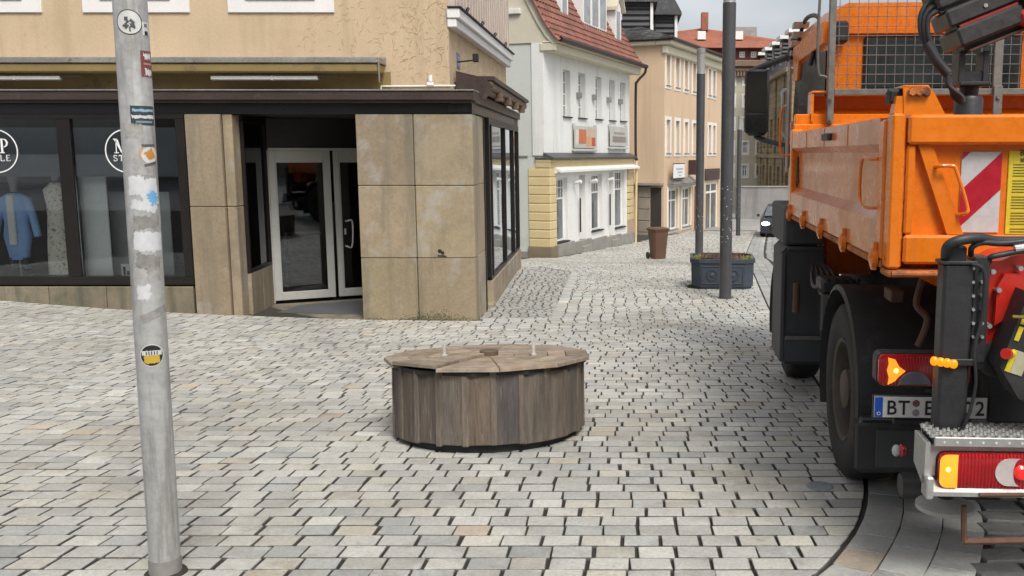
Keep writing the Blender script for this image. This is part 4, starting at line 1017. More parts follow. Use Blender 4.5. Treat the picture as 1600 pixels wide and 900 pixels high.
w = MB(); w.box(4.6, 8.4, -1.1, 0, 4.2, 4.35, .03); w.box(4.6, 8.4, -1.15, -1.0, 4.36, 5.0, .03)
for k in range(3): w.box(4.9 + k * 1.3, 5.2 + k * 1.3, -.9, -.001, 3.5, 4.19, .05)
w.build('balcony', m_sb, sb)
zr = ht(1200, 62, 1.5).z
w = MB(); w.prism([(-.4, ze_ + .351), (1.3, ze_ + 3.0), (4.5, ze_ + 4.6), (10, ze_ + .351)], 'x', -.3, US); w.build('mansard_roof', mat('dark_slate', (.035, .038, .045), .45, v=.3, bump=.5, bs=8), sb)
for u in [q_ + .0 for q_ in bays]:
    w = MB(); w.box(u, u + 1.3, .0, 2.6, ze_ + .7, ze_ + 2.7); d = w.build('dormer', m_clad, sb)
    w = MB(); w.prism([(-.25, ze_ + 2.701), (2.8, ze_ + 2.701), (2.8, ze_ + 3.0), (-.25, ze_ + 2.95)], 'x', u - .2, u + 1.5); w.build('dormer_roof', m_white, d)
    w = MB(); w.box(u + .2, u + 1.1, -.04, -.005, ze_ + .9, ze_ + 2.5); w.build('pane', m_panel, d)
p = W(1150, 335, 62); p2 = W(1235, 335, 62)
gw = MB(); gz = float(G(9, 62)); hgt_ = W(1200, 293, 62).z - gz
FQ = thing('grey_boundary_wall', 'plain grey rendered wall standing before the sandstone building', 'wall', (p.x, 62, gz))
gw.box(0, p2.x - p.x, 0, .4, -1, hgt_, .02); gw.build('wall', mat('grey_render', (.24, .23, .22), .9, v=.1, streak=((.12, .115, .11), .6, 1.2, .5)), FQ)
gw = MB(); gw.box(-.05, p2.x - p.x, -.06, .46, hgt_ + .001, hgt_ + .10, .02); gw.build('coping', m_base, FQ)
# unseen building added behind the viewer for dark glass reflections; it also shades
bb = thing('added_reflection_building', 'plain tan building added unseen behind the viewer to darken window reflections', 'building', (-4, -13, 0))
ops = [(-13 + 3 * k, -11.6 + 3 * k, z, z + 1.9) for k in range(10) for z in (1, 4.4, 7.8)]
w = MB(); w.wall(-16, 20, -1.5, 11, [(a, b_, c, d) for a, b_, c, d in ops], 0, -.3); w.box(-16, 20, -8, -.6, -1.5, 10.9); w.build('wall', mat('tan_render', (.36, .30, .22), .9), bb)
w = MB()
for a, b_, c, d in ops: w.box(a, b_, -.28, -.22, c, d)
w.build('window_pane', m_pane, bb)

# ------------------------------------------------------------------ lamp columns
m_col = mat('anthracite_steel', (.075, .075, .078), .42, metal=.35, v=.12, v2=.1, fine=20, dirt=((.30, .29, .27), .5, 16, .72))
m_lens = mat('lamp_lens', (.24, .235, .22), .3, v=.08)
def column(px, py, Y, label):
    g = W(px, py, Y); z = float(G(g.x, Y)); t = thing('lamp_column', label, 'street lamp', (g.x, Y, z), 0, 'slim anthracite lamp columns along the street')
    m = MB(); m.lathe([(.105, -.1), (.105, .3), (.108, 2.5), (.112, 4.98)], n=28); m.build('shaft', m_col, t, smooth=40)
    m = MB(); m.lathe([(.113, 4.981), (.104, 5.0), (.104, 5.5), (.112, 5.505), (.112, 5.62), (.02, 5.64)], n=28); m.build('lamp_lens', m_lens, t, smooth=40)
    m = MB(); m.lathe([(.125, -.1), (.125, .012), (.11, .016)], n=28); m.build('collar', m_col, t)
    m = MB()
    for k in range(26): a = random.uniform(3.3, 6.2); h = random.uniform(.9, 2.0); m.ball((.106 * math.cos(a), .106 * math.sin(a), h), (.008, .008, .006 * random.uniform(.6, 1.8)), 6, 4)
    o = m.build('sticker_scraps', m_white, t); o['kind'] = 'stuff'
    return t
column(1133, 467, 15.4, 'nearest thick dark lamp column standing in front of the planter')
column(1092, 414, 23.7, 'dark lamp column with pale lens top rising just behind the planter')
column(1153, 370, 42.5, 'farthest lamp column by the road right of the thick dark column')

# ------------------------------------------------------------------ wheelie bin
P = W(1028, 404, 27.2); bn = thing('wheelie_bin', 'brown wheeled household bin standing alone on the cobbles', 'bin', (P.x, 27.2, float(G(P.x, 27.2))), R(24))
m_bin = mat('brown_bin_plastic', (.115, .055, .03), .5, v=.12, dirt=((.2, .15, .1), .3, 8, .6))
m = MB()
rg = lambda w_, d_, z, s=.05: [(w_ * sx - s * sx * e, d_ * sy - s * sy * f, z) for sx, sy, e, f in ((-1, -1, 0, 1), (-1, -1, 1, 0), (1, -1, 1, 0), (1, -1, 0, 1), (1, 1, 0, 1), (1, 1, 1, 0), (-1, 1, 1, 0), (-1, 1, 0, 1))]
m.loft([rg(.20, .18, .02), rg(.21, .20, .3), rg(.245, .245, .80), rg(.245, .25, .86), rg(.27, .275, .865), rg(.27, .275, .90)]); m.build('bin_body', m_bin, bn)
m = MB(); m.loft([rg(.285, .29, .902), rg(.29, .30, .93), rg(.22, .24, .965)]); m.cyl((-.2, .29, .9), (.2, .29, .9), .025); m.build('lid', m_bin, bn)
for s_ in (-1, 1):
    m = MB(); m.lathe([(.04, -.02), (.10, -.025), (.105, 0), (.10, .025), (.04, .02)], (s_ * .235, .22, .10), 18, 'x'); m.build('wheel', m_dark, bn, smooth=40)

# ------------------------------------------------------------------ planter
P = W(1130, 452, 17.0); gz = float(G(P.x, 17.2)); pn = thing('planter', 'dark blue grey octagonal metal planter with low heather', 'planter', (P.x + .0, 17.35, gz), R(-4))
m_plm = mat('blue_grey_cast_iron', (.045, .058, .075), .5, metal=.2, v=.2, v2=.2, dirt=((.12, .14, .14), .4, 6, .6), bump=.3)
w2 = .60; c_ = .17
oc = lambda k, z: [(-w2 * k, -(w2 - c_) * k, z), (-(w2 - c_) * k, -w2 * k, z), ((w2 - c_) * k, -w2 * k, z), (w2 * k, -(w2 - c_) * k, z), (w2 * k, (w2 - c_) * k, z), ((w2 - c_) * k, w2 * k, z), (-(w2 - c_) * k, w2 * k, z), (-w2 * k, (w2 - c_) * k, z)]
m = MB(); m.loft([oc(.93, .02), oc(.93, .06), oc(.97, .07), oc(.99, .50), oc(1.03, .52), oc(1.03, .585), oc(.94, .59), oc(.93, .50)]); m.build('trough', m_plm, pn)
m = MB()
for a, b_, y_ in ((-.40, .40, -w2 * .985),):
    for (x0, x1, z0_, z1_) in ((a, b_, .12, .14), (a, b_, .44, .46), (a, a + .02, .14, .44), (b_ - .02, b_, .14, .44)): m.box(x0, x1, y_ - .012, y_ + .02, z0_, z1_, .004)
    for cx_ in (-.2, .2):
        m.tube([(cx_ + .1 * math.cos(t), y_ - .004, .29 + .1 * math.sin(t)) for t in [2 * math.pi * k / 20 for k in range(20)]], .01, 6, closed=True); m.ball((cx_, y_ - .002, .29), (.04, .012, .04))
m.build('relief_panel', m_plm, pn)
for sx in (-1, 1):
    for sy in (-1, 1): m = MB(); m.box(sx * .4 - .05, sx * .4 + .05, sy * .4 - .05, sy * .4 + .05, -.12, .03); m.build('foot', m_dark, pn)
m = MB(); m.add(oc(.94, .50), [list(range(8))]); m.build('soil', mat('potting_soil', (.03, .022, .015), .95, bump=1), pn)
def tuft(n, r_, x, y_, h0, h1, mt_, name, par, z=.5, spread=.05, wd=.008, seed=1):
    rr = random.Random(seed); m = MB()
    for k in range(n):
        a = rr.uniform(0, 6.28); q_ = r_ * rr.random() ** .5; bx, by = x + q_ * math.cos(a), y_ + q_ * math.sin(a); h = rr.uniform(h0, h1); l = Vector((rr.gauss(0, spread), rr.gauss(0, spread), h)); kk = rr.uniform(.6, 1.4); m.col = (kk, kk, kk)
        s_ = Vector((rr.gauss(0, 1), rr.gauss(0, 1), 0)).normalized() * wd; b0 = Vector((bx, by, z))
        m.add([b0 - s_, b0 + s_, b0 + l * .6 + s_ * .9, b0 + l, b0 + l * .6 - s_ * .9], [(0, 1, 2, 3, 4)])
        for j in range(3):
            c0 = b0 + l * rr.uniform(.4, 1); d = Vector((rr.gauss(0, 1), rr.gauss(0, 1), rr.gauss(.3, .6))).normalized() * wd * 3; e = Vector((rr.gauss(0, 1), rr.gauss(0, 1), 0)).normalized() * wd; m.add([c0 - e, c0 + d, c0 + e], [(0, 1, 2)])
    return m.build(name, mt_, par, flip=False)
m_he = mat('heather_pink', (.17, .10, .08), .8, attr=True, v=.3); m_yg = mat('yellow_green_leaf', (.30, .30, .05), .7, attr=True, v=.3); m_br = mat('brown_heather', (.12, .075, .045), .8, attr=True, v=.3)
for i, (x, y_, r_, mt_) in enumerate(((-.42, -.25, .15, m_yg), (-.15, -.2, .2, m_he), (.1, .05, .22, m_br), (.3, -.15, .2, m_he), (.45, -.3, .12, m_yg), (-.25, .2, .22, m_he), (.3, .3, .2, m_br), (-.3, -.4, .12, m_br), (.1, -.4, .16, m_he))):
    tuft(150, r_, x, y_, .05, .15, mt_, 'heather', pn, seed=i)
o = tuft(140, .12, 0, 0, .02, .07, mat('weed_green', (.09, .13, .03), .8, attr=True), 'weed', None, z=0, seed=44); P = W(1083, 449, 17.1); o.location = (P.x, 17.1, float(G(P.x, 17.1)) - .005); tag(o, 'small green weed growing from the joints at the planter foot', 'weed')

# ------------------------------------------------------------------ the round wooden cover
DP = W(766, 680, 6.27); dcx, dcy = DP.x, 6.27; gz = float(G(dcx, dcy))
gx = (float(G(dcx + .6, dcy)) - float(G(dcx - .6, dcy))) / 1.2; gy = (float(G(dcx, dcy + .6)) - float(G(dcx, dcy - .6))) / 1.2
dr_ = thing('wooden_well_cover', 'round weathered wooden plank cover with polygonal lid on the cobbles', 'wooden cover', (dcx, dcy, gz)); dr_.rotation_euler = (math.atan(gy), -math.atan(gx) - R(.6), R(0)); dr_.rotation_euler[0] += R(-2.2)
m_wd = mat('weathered_plank', (.155, .125, .10), .82, v=.28, vs=3, v2=.35, fine=16, bump=.8, bs=22, attr=True, stretch=(5, 5, .55), dirt=[((.05, .036, .028), .75, 4, .55), ((.27, .25, .23), .6, 5, .58)])
m_wl = mat('weathered_lid_board', (.29, .235, .175), .78, v=.25, vs=4, v2=.3, fine=14, bump=.8, bs=18, attr=True, dirt=[((.10, .065, .045), .6, 5, .58), ((.36, .33, .29), .5, 4, .6)])
m_wc = mat('weathered_lid_board_cross', (.28, .225, .17), .78, v=.25, vs=4, v2=.3, fine=14, bump=.8, bs=18, attr=True, dirt=[((.10, .065, .045), .6, 5, .58), ((.36, .33, .29), .5, 4, .6)])
RB = .675; HB = .545; N_ = 23; rr = random.Random(11)
m = MB(); m.lathe([(RB - .05, -.03), (RB - .05, .45)], n=36); m.build('inner_drum', m_dark, dr_)
m = MB()
for k in range(N_):
    a0 = 2 * math.pi * (k + .0) / N_ + .26; a1 = a0 + 2 * math.pi / N_; p0 = Vector((RB * math.cos(a0), RB * math.sin(a0), 0)); p1 = Vector((RB * math.cos(a1), RB * math.sin(a1), 0)); d = p1 - p0; L = d.length; T = Matrix.Translation(p0) @ Matrix.Rotation(math.atan2(d.y, d.x), 4, 'Z')
    x = 0; wd = [.41, .32, .27]; wd = [1.0]
    for q_ in wd:
        ww = L * q_; kk = rr.uniform(.6, .95); warm = rr.uniform(.92, 1.05); m.col = (kk * warm, kk, kk / warm * rr.uniform(.92, 1.1)); m.box(x + .003, x + ww - .003, -.0 - rr.uniform(0, .006), .03, .03 + rr.uniform(-.006, .008), HB - .03, .003, T); x += ww
    if k % 1 == 0:
        kk = rr.uniform(.85, 1.15); m.col = (kk, kk, kk * .97); m.box(-.021, .021, -.009, .02, .03 + rr.uniform(-.008, .008), HB - .03, .004, Matrix.Translation(p0) @ Matrix.Rotation(math.atan2(d.y, d.x) - math.pi / N_, 4, 'Z'))
m.build('side_boards', m_wd, dr_)
RL = .715
m = MB(); m2 = MB()
def trap(mb, a0, a1, r0, r1, z, h, g=.0035):
    p = [Vector((r0 * math.cos(a0), r0 * math.sin(a0), 0)), Vector((r1 * math.cos(a0), r1 * math.sin(a0), 0)), Vector((r1 * math.cos(a1), r1 * math.sin(a1), 0)), Vector((r0 * math.cos(a1), r0 * math.sin(a1), 0))]
    c = sum(p, Vector()) / 4; q = [v + (c - v).normalized() * g for v in p]; q2 = [v + (c - v).normalized() * (g + .004) for v in p]
    mb.loft([[(v.x, v.y, z) for v in q], [(v.x, v.y, z + h - .004) for v in q], [(v.x, v.y, z + h) for v in q2]])
N_ = 11
rings = [(.742, .575), (.573, .44), (.438, .31), (.308, .19), (.188, .06)]
for k in range(N_):
    a0 = 2 * math.pi * k / N_ + .26 + .13; a1 = a0 + 2 * math.pi / N_
    for i, (ro, ri) in enumerate(rings):
        kk = rr.uniform(.75, 1.2); c3 = (kk, kk * rr.uniform(.94, 1.02), kk * rr.uniform(.88, 1.02)); mb = m if k % 2 else m2; mb.col = c3
        lift = .022 if k == 6 else 0
        trap(mb, a0, a1, ri, ro, HB - .03 + .005 + lift, .024 + rr.uniform(-.002, .002))
m.build('lid', m_wl, dr_); m2.build('lid', m_wc, dr_)
m = MB(); m.lathe([(.70, HB - .055), (.70, HB - .026)], n=12); m.build('lid_frame', m_dark, dr_)
zt = HB - .001
m = MB(); m.lathe([(.066, zt - .03), (.068, zt + .03), (.06, zt + .040), (.045, zt + .035), (.044, zt + .005)], n=20); m.build('centre_ring', mat('dark_ring_wood', (.12, .085, .06), .7), dr_)
for sx in (-.315, .325):
    m = MB(); m.cyl((sx, -.03, zt - .02), (sx, -.03, zt + .09), .012, n=10); m.cyl((sx, -.03, zt + .001), (sx, -.03, zt + .012), .022, n=6)
    for k in range(8): m.cyl((sx, -.03, zt + .018 + k * .007), (sx, -.03, zt + .0215 + k * .007), .0128, n=10)
    m.build('bolt', mat('galvanised', (.62, .62, .60), .4, metal=.3), dr_)

# ------------------------------------------------------------------ near steel post with stickers
P = W(259, 893, 3.69); gz = float(G(P.x, 3.69)); PR = .0625
po = thing('steel_post', 'tall round grey steel post covered in stickers in the left foreground', 'post', (P.x, 3.69, gz)); po.rotation_euler = (0, R(.55), 0)
m_post = mat('dull_galvanised_post', (.42, .42, .41), .5, metal=.25, v=.14, vs=3, v2=.18, fine=26, bump=.15, streak=((.17, .16, .14), .7, 16, .50), dirt=[((.20, .19, .17), .5, 5, .58), ((.56, .55, .53), .5, 7, .58), ((.12, .11, .10), .6, 30, .66)])
m = MB(); m.lathe([(PR, -.1), (PR, 5.2), (PR * .9, 5.21), (.01, 5.24)], n=48); m.build('shaft', m_post, po, smooth=40)
m = MB(); m.lathe([(PR + .003, -.1), (PR + .003, .06), (PR + .001, .075)], n=40); m.build('foot_sleeve', mat('dark_foot', (.22, .215, .20), .6, v=.3), po, smooth=40)
a_cam = math.atan2(-3.69, -P.x); zpost = lambda py: W(259, py, 3.69 - PR).z - gz
def sticker(dx, pz, w_, h_, colr, name='sticker', rot=0.0, disc=False, layer=0, parent=po, ragged=0, rough=.45, ring=None):
    r_ = PR + .0006 + .0007 * layer; th0 = a_cam + math.asin(max(-.98, min(.98, dx))); m = MB(); n = 16; rr = random.Random(int(pz * 1000) + layer)
    def mp_(s, t):
        x, y_ = s * math.cos(rot) - t * math.sin(rot), s * math.sin(rot) + t * math.cos(rot); th = th0 + x / r_; return (r_ * math.cos(th), r_ * math.sin(th), pz + y_)
    if disc:
        k_ = 36; rs = [0.0001, .5, 1.0] if ring is None else [ring, 1.0]; vs = []
        for q_ in rs: vs += [mp_(w_ / 2 * q_ * math.cos(2 * math.pi * k / k_), h_ / 2 * q_ * math.sin(2 * math.pi * k / k_)) for k in range(k_)]
        m.add(vs, [(j * k_ + i, j * k_ + (i + 1) % k_, (j + 1) * k_ + (i + 1) % k_, (j + 1) * k_ + i) for j in range(len(rs) - 1) for i in range(k_)])
    else:
        nz_ = 8; jt = [[(rr.uniform(-1, 1) * ragged, rr.uniform(-1, 1) * ragged) for i in range(n + 1)] for j in range(nz_ + 1)]
        vs = [mp_(w_ * (i / n - .5) + (jt[j][0][0] if i == 0 else jt[j][n][0] if i == n else 0), h_ * (j / nz_ - .5) + (jt[0][i][1] if j == 0 else jt[nz_][i][1] if j == nz_ else 0)) for j in range(nz_ + 1) for i in range(n + 1)]
        m.add(vs, [(j * (n + 1) + i, j * (n + 1) + i + 1, (j + 1) * (n + 1) + i + 1, (j + 1) * (n + 1) + i) for j in range(nz_) for i in range(n)])
    mm = colr if not isinstance(colr, tuple) else mat('sticker_ink', colr, rough, v=.06, v2=.08)
    return m.build(name, mm, parent)
wt = (.62, .62, .60); bk = (.02, .02, .022)
U = 1 / 390.0
o = sticker(-.12, zpost(34), 38 * U, 38 * U, bk, disc=True); sticker(-.12, zpost(34), 35 * U, 35 * U, wt, 'print', disc=True, layer=1, parent=po)
for k, (a, b_, w_, h_) in enumerate(((-.28, 29, 5, 6), (-.24, 35, 8, 3), (-.32, 40, 4, 8), (.05, 33, 8, 4), (.02, 39, 5, 6), (.12, 41, 4, 5), (-.1, 45, 7, 2), (-.26, 42, 3, 7), (.08, 36, 4, 7))): sticker(a, zpost(b_), w_ * U, h_ * U, (.09, .09, .10), 'print', rot=k * .8, layer=2, ragged=.002)
sticker(.82, zpost(42), 16 * U, 20 * U, wt, layer=0); sticker(.80, zpost(49), 7 * U, 6 * U, bk, 'print', layer=1); sticker(.78, zpost(37), 6 * U, 5 * U, (.15, .15, .15), 'print', layer=1)
sticker(.80, zpost(98), 26 * U, 40 * U, (.20, .055, .055)); sticker(.80, zpost(86), 15 * U, 9 * U, wt, 'print', layer=1, ragged=.006); sticker(.80, zpost(111), 15 * U, 9 * U, wt, 'print', layer=1, ragged=.006); sticker(.80, zpost(98), 17 * U, 3 * U, (.4, .25, .25), 'print', layer=1)
sticker(.42, zpost(180), 40 * U, 30 * U, (.035, .06, .075)); sticker(.42, zpost(172), 34 * U, 4 * U, (.3, .42, .5), 'print', layer=1, ragged=.002); sticker(.42, zpost(182), 37 * U, 5 * U, wt, 'print', layer=1, ragged=.003); sticker(.42, zpost(190), 26 * U, 3 * U, (.25, .28, .3), 'print', layer=1)
sticker(.60, zpost(242), 32 * U, 32 * U, (.62, .33, .12), disc=True); sticker(.60, zpost(242), 27 * U, 27 * U, wt, 'print', disc=True, layer=1); sticker(.62, zpost(241), 14 * U, 14 * U, (.55, .24, .05), 'print', layer=2, ragged=.005, rot=.5)
sticker(.55, zpost(227), 22 * U, 4 * U, (.1, .1, .12), 'print', layer=2, ragged=.001); sticker(.62, zpost(256), 22 * U, 4 * U, (.1, .1, .12), 'print', layer=2, rot=.25)
gy_ = mat('sticker_residue', (.33, .325, .31), .8, v=.25, v2=.3, fine=30); gw_ = mat('torn_paper', (.60, .61, .62), .8, v=.08, v2=.1, fine=40); gd_ = mat('dirty_residue', (.26, .25, .235), .85, v=.3, v2=.3, fine=30)
for a, b_, w_, h_, mm, r_ in ((-.3, 205, 30, 22, gy_, .05), (.2, 262, 30, 26, gy_, -.1), (-.3, 290, 24, 30, gw_, 0), (.5, 300, 30, 40, gw_, .1), (.1, 322, 44, 16, gw_, -.15), (.2, 347, 44, 18, gd_, 0), (.0, 352, 34, 12, gd_, .1), (.25, 378, 50, 30, gw_, -.1), (.15, 410, 40, 24, gd_, -.2), (-.25, 457, 20, 24, gw_, .02), (.45, 429, 22, 22, gy_, 0)):
    sticker(a, zpost(b_), w_ * U * .95, h_ * U, mm, 'sticker_residue', rot=r_, ragged=.006)
sticker(.62, zpost(309), 15 * U, 20 * U, (.16, .42, .68), 'sticker_residue', layer=1, ragged=.010, rot=.4)
sticker(.35, zpost(492), 46 * U, 14 * U, gd_, 'tape_mark', rot=.38, layer=0)
zz = zpost(556); sticker(-.02, zz, 37 * U, 37 * U, wt, disc=True); sticker(-.02, zz, 34 * U, 34 * U, bk, 'print', disc=True, layer=1); sticker(-.02, zz - 5 * U, 24 * U, 16 * U, (.55, .36, .05), 'print', layer=2, ragged=.003); sticker(-.02, zz + 4 * U, 30 * U, 8 * U, wt, 'print', layer=3, ragged=.002)
for k in range(5): sticker(-.32 + .15 * k, zz + 4 * U, 1.6 * U, 6 * U, bk, 'print', layer=4)
m = MB(); m.lathe([(.088, -.004), (.085, .005), (PR + .007, .012)], n=30); m.build('grout_ring', m_joint, po)

# ------------------------------------------------------------------ car
cg = float(G(7.3, 43)); car = thing('parked_car', 'dark grey car with lit headlights approaching on the far road', 'car', (W(1187, 340, 43).x + .98, 43.2, cg), R(-9.6))
m_cp = mat('dark_car_paint', (.022, .025, .032), .3, v=.05, coat=.3)
m = MB(); pf = [(-2.15, .25, .60, .80), (-2.2, .25, .62, .84), (-1.9, .22, .78, .87), (-1.1, .2, .95, .90), (0, .2, .98, .90), (1.3, .2, .98, .90), (2.1, .25, .9, .84), (2.2, .35, .7, .78)]
m.loft([[(-w_, y_, z0_ + .1), (-w_ + .08, y_, z0_), (w_ - .08, y_, z0_), (w_, y_, z0_ + .1), (w_, y_, z1_ - .16), (w_ - .14, y_, z1_), (-w_ + .14, y_, z1_), (-w_, y_, z1_ - .16)] for y_, z0_, z1_, w_ in pf]); m.build('body', m_cp, car, smooth=35)
m = MB(); pf = [(-1.25, .93, .72, .90), (-.5, 1.40, .56, .66), (.2, 1.47, .56, .62), (1.0, 1.42, .56, .62), (1.75, .95, .68, .80)]
m.loft([[(-wb, y_, .92), (wb, y_, .92), (wt_, y_, z_), (-wt_, y_, z_)] for y_, z_, wt_, wb in pf]); cb = m.build('cabin', m_cp, car, smooth=30)
m = MB(); m.quad((-.70, -1.235, .97), (.70, -1.235, .97), (.55, -.56, 1.375), (-.55, -.56, 1.375)); m.T = Matrix.Translation((0, -.02, .02)); m.quad((-.70, -1.235, .97), (.70, -1.235, .97), (.55, -.56, 1.375), (-.55, -.56, 1.375)); m.build('windscreen', m_pane, car)
for s_ in (-1, 1):
    m = MB(); m.ball((s_ * .62, -2.13, .68), (.19, .1, .09)); m.build('headlight', mat('lit_headlight', (.8, .8, .8), .2, emit=((1, .97, .9), 6.0)), car)
    m = MB(); m.box(s_ * .92, s_ * 1.06, -.9, -.75, .92, 1.05, .03); m.build('mirror', m_cp, car)
    for yy in (-1.4, 1.35):
        m = MB(); m.lathe([(.05, -.1), (.30, -.11), (.33, -.06), (.33, .06), (.30, .11), (.05, .1)], (s_ * .76, yy, .32), 20, 'x'); m.build('wheel', m_dark, car, smooth=40)
m = MB(); m.box(-.4, .4, -2.215, -2.15, .42, .66, .02); m.build('grille', m_dark, car)
m = MB(); m.box(-.26, .26, -2.235, -2.22, .36, .47, .003); m.build('number_plate', m_white, car)
# ------------------------------------------------------------------ the orange tipper lorry with loading crane
TA = -.05; tg = float(G(1.2, 5.0)); FK = Frame((1.17, 4.07, tg), TA)
hk = lambda px, py, ax='y', v=0.0: FK.hit(px, py, ax, v)
tk = thing('tipper_lorry', 'orange tipper lorry with loading crane parked at the right, seen from behind', 'lorry', FK.o, TA)
def gk(x, y): return FK.G(x, y)
m_or = mat('orange_lorry_paint', (.74, .185, .010), .30, streak=((.48, .15, .035), .55, 7, .52), v=.07, vs=1.6, v2=.08, fine=18, coat=.35, bump=.08, bs=8, dirt=[((.46, .13, .02), .5, 1.8, .54), ((.55, .30, .14), .35, 4, .60), ((.07, .025, .012), .9, 9, .655)])
m_ors = mat('dusty_orange_side', (.62, .165, .028), .30, v=.10, vs=1.4, v2=.08, fine=14, coat=.35, bump=.5, bs=3.2, streak=((.40, .155, .065), .6, 6, .48), dirt=[((.44, .17, .065), .55, 1.8, .50), ((.10, .05, .03), .7, 12, .70)])
m_rust = mat('rusted_orange_edge', (.42, .13, .03), .7, v=.3, v2=.4, fine=30, bump=.5, dirt=[((.10, .035, .018), .9, 11, .52)])
m_galv = mat('galvanised_steel', (.17, .165, .15), .6, metal=.4, v=.2, v2=.25, fine=20, dirt=((.09, .07, .05), .6, 8, .6))
m_rub = mat('tyre_rubber', (.022, .022, .022), .85, v=.2, v2=.2, bump=.3, dirt=((.06, .055, .05), .6, 6, .56))
m_blk = mat('black_plastic', (.024, .025, .027), .5, v=.25, vs=2, v2=.15, streak=((.075, .068, .06), .5, 8, .55), dirt=((.065, .06, .055), .5, 5, .56))
m_blg = mat('dark_grey_plastic', (.050, .053, .058), .6, v=.2, dirt=((.10, .095, .085), .5, 4, .58))
m_crb = mat('crane_black_steel', (.030, .030, .033), .42, v=.2, v2=.15, bump=.15, dirt=((.09, .085, .08), .45, 7, .6))
m_redp = mat('crane_red_paint', (.50, .022, .012), .35, v=.1, coat=.4, dirt=((.12, .02, .01), .5, 8, .63))
m_lred = mat('red_lens', (.36, .004, .008), .14, v=.2, vs=9, coat=.6, wave=(0, .014, .0012))
m_lamb = mat('amber_lens_lit', (.8, .26, .02), .15, coat=.6, emit=((1, .30, .02), .9))
m_lgry = mat('smoked_lens', (.16, .17, .20), .15, coat=.6)
m_lwht = mat('clear_lens', (.55, .50, .48), .15, coat=.6)
m_al = mat('step_aluminium', (.46, .46, .44), .42, metal=.45, v=.1, v2=.12, dirt=((.2, .19, .18), .5, 6, .58))
m_brn = mat('rusty_brown_tube', (.11, .055, .035), .7, v=.3, v2=.3, dirt=((.05, .04, .035), .6, 10, .55))
m_refw = mat('reflective_white', (.50, .50, .50), .45, v=.06, dirt=((.3, .28, .25), .4, 6, .6)); m_refr = mat('reflective_red', (.40, .01, .025), .35, v=.08)
m_ylw = mat('yellow_notice', (.62, .50, .03), .5, v=.05); m_steel = mat('bolt_steel', (.5, .5, .5), .35, metal=.6)
m_ch = mat('chassis_dark', (.016, .016, .017), .7, v=.3, dirt=((.05, .04, .035), .6, 5, .56))
BW = 2.5; BL = 3.35
zpt_ = hk(1395, 151).z; zb0 = hk(1395, 418).z; ztb = hk(1500, 180).z; zte = hk(1500, 226).z; zlb = hk(1500, 366).z; zl0 = hk(1500, 411).z
xc0 = hk(1385, 300).x; xc1 = hk(1408, 300).x
tb = MB(); xR = BW
tb.box(xc1 + .006, xR - .08, -.07, .02, zte, ztb, .012)                               # top beam
tb.box(xc1 + .006, xR - .08, -.06, .02, zl0, zlb, .012)                               # bottom beam
tb.box(xc1 + .006, xR - .08, -.005, .02, zlb, zte)                                    # recessed sheet
xv = hk(1437, 300).x
xe_ = hk(1424, 300).x; tb.box(xc1 + .006, xe_, -.05, .01, zlb + .001, zte - .001, .01)
for k in range(3):                                                                     # slanting ribs
    a, b_ = hk(1431 + 330 * k, 232).x, hk(1483 + 330 * k, 364).x; wd = .052
    tb.prism([(a, zte - .002), (a + wd * 1.2, zte - .002), (b_ + wd, zlb + .002), (b_ - wd * .4, zlb + .002)], 'y', -.04, .0)
tgt = tb.build('tailgate', m_or, tk, smooth=30)
# ears on top of the tailgate
for sgn in (0, 1):
    e = MB(); p = [hk(*q_) for q_ in ((1407, 135), (1447, 136), (1455, 146), (1472, 180), (1408, 181))]
    pts = [(q_.x, q_.z) for q_ in p]
    if sgn: pts = [(BW - a + 0.0, b_) for a, b_ in pts][::-1]
    e.prism(pts, 'y', -.05, -.035); x0_ = min(a for a, b_ in pts); x1_ = max(a for a, b_ in pts)
    e.box(x0_, x0_ + (x1_ - x0_) * .6, -.05, .12, max(b_ for a, b_ in pts) - .012, max(b_ for a, b_ in pts) + .002, .003)
    ear = e.build('hinge_ear', m_or, tgt)
    if not sgn:
        e = MB()
        for k in range(3): q_ = hk(1420 + 11 * k, 145); e.cyl((q_.x, -.052, q_.z), (q_.x, -.075, q_.z), .017, n=6); e.cyl((q_.x, -.04, q_.z), (q_.x, -.055, q_.z), .021, n=14)
        e.build('bolt', m_rust, ear)
for i, off in enumerate((0, 1.25)):
    p = [hk(*q_) for q_ in ((1455, 262), (1462, 259), (1479, 259), (1486, 266), (1502, 318), (1500, 332), (1482, 335))]
    h = MB(); P_ = [(p[0].x + off, -.0, p[0].z)] + [(q_.x + off, -.075, q_.z) for q_ in p[1:-1]] + [(p[-1].x + off, -.0, p[-1].z)]
    h.tube(bez(P_, 5), .0085, 8); h.build('handle', m_or, tgt)
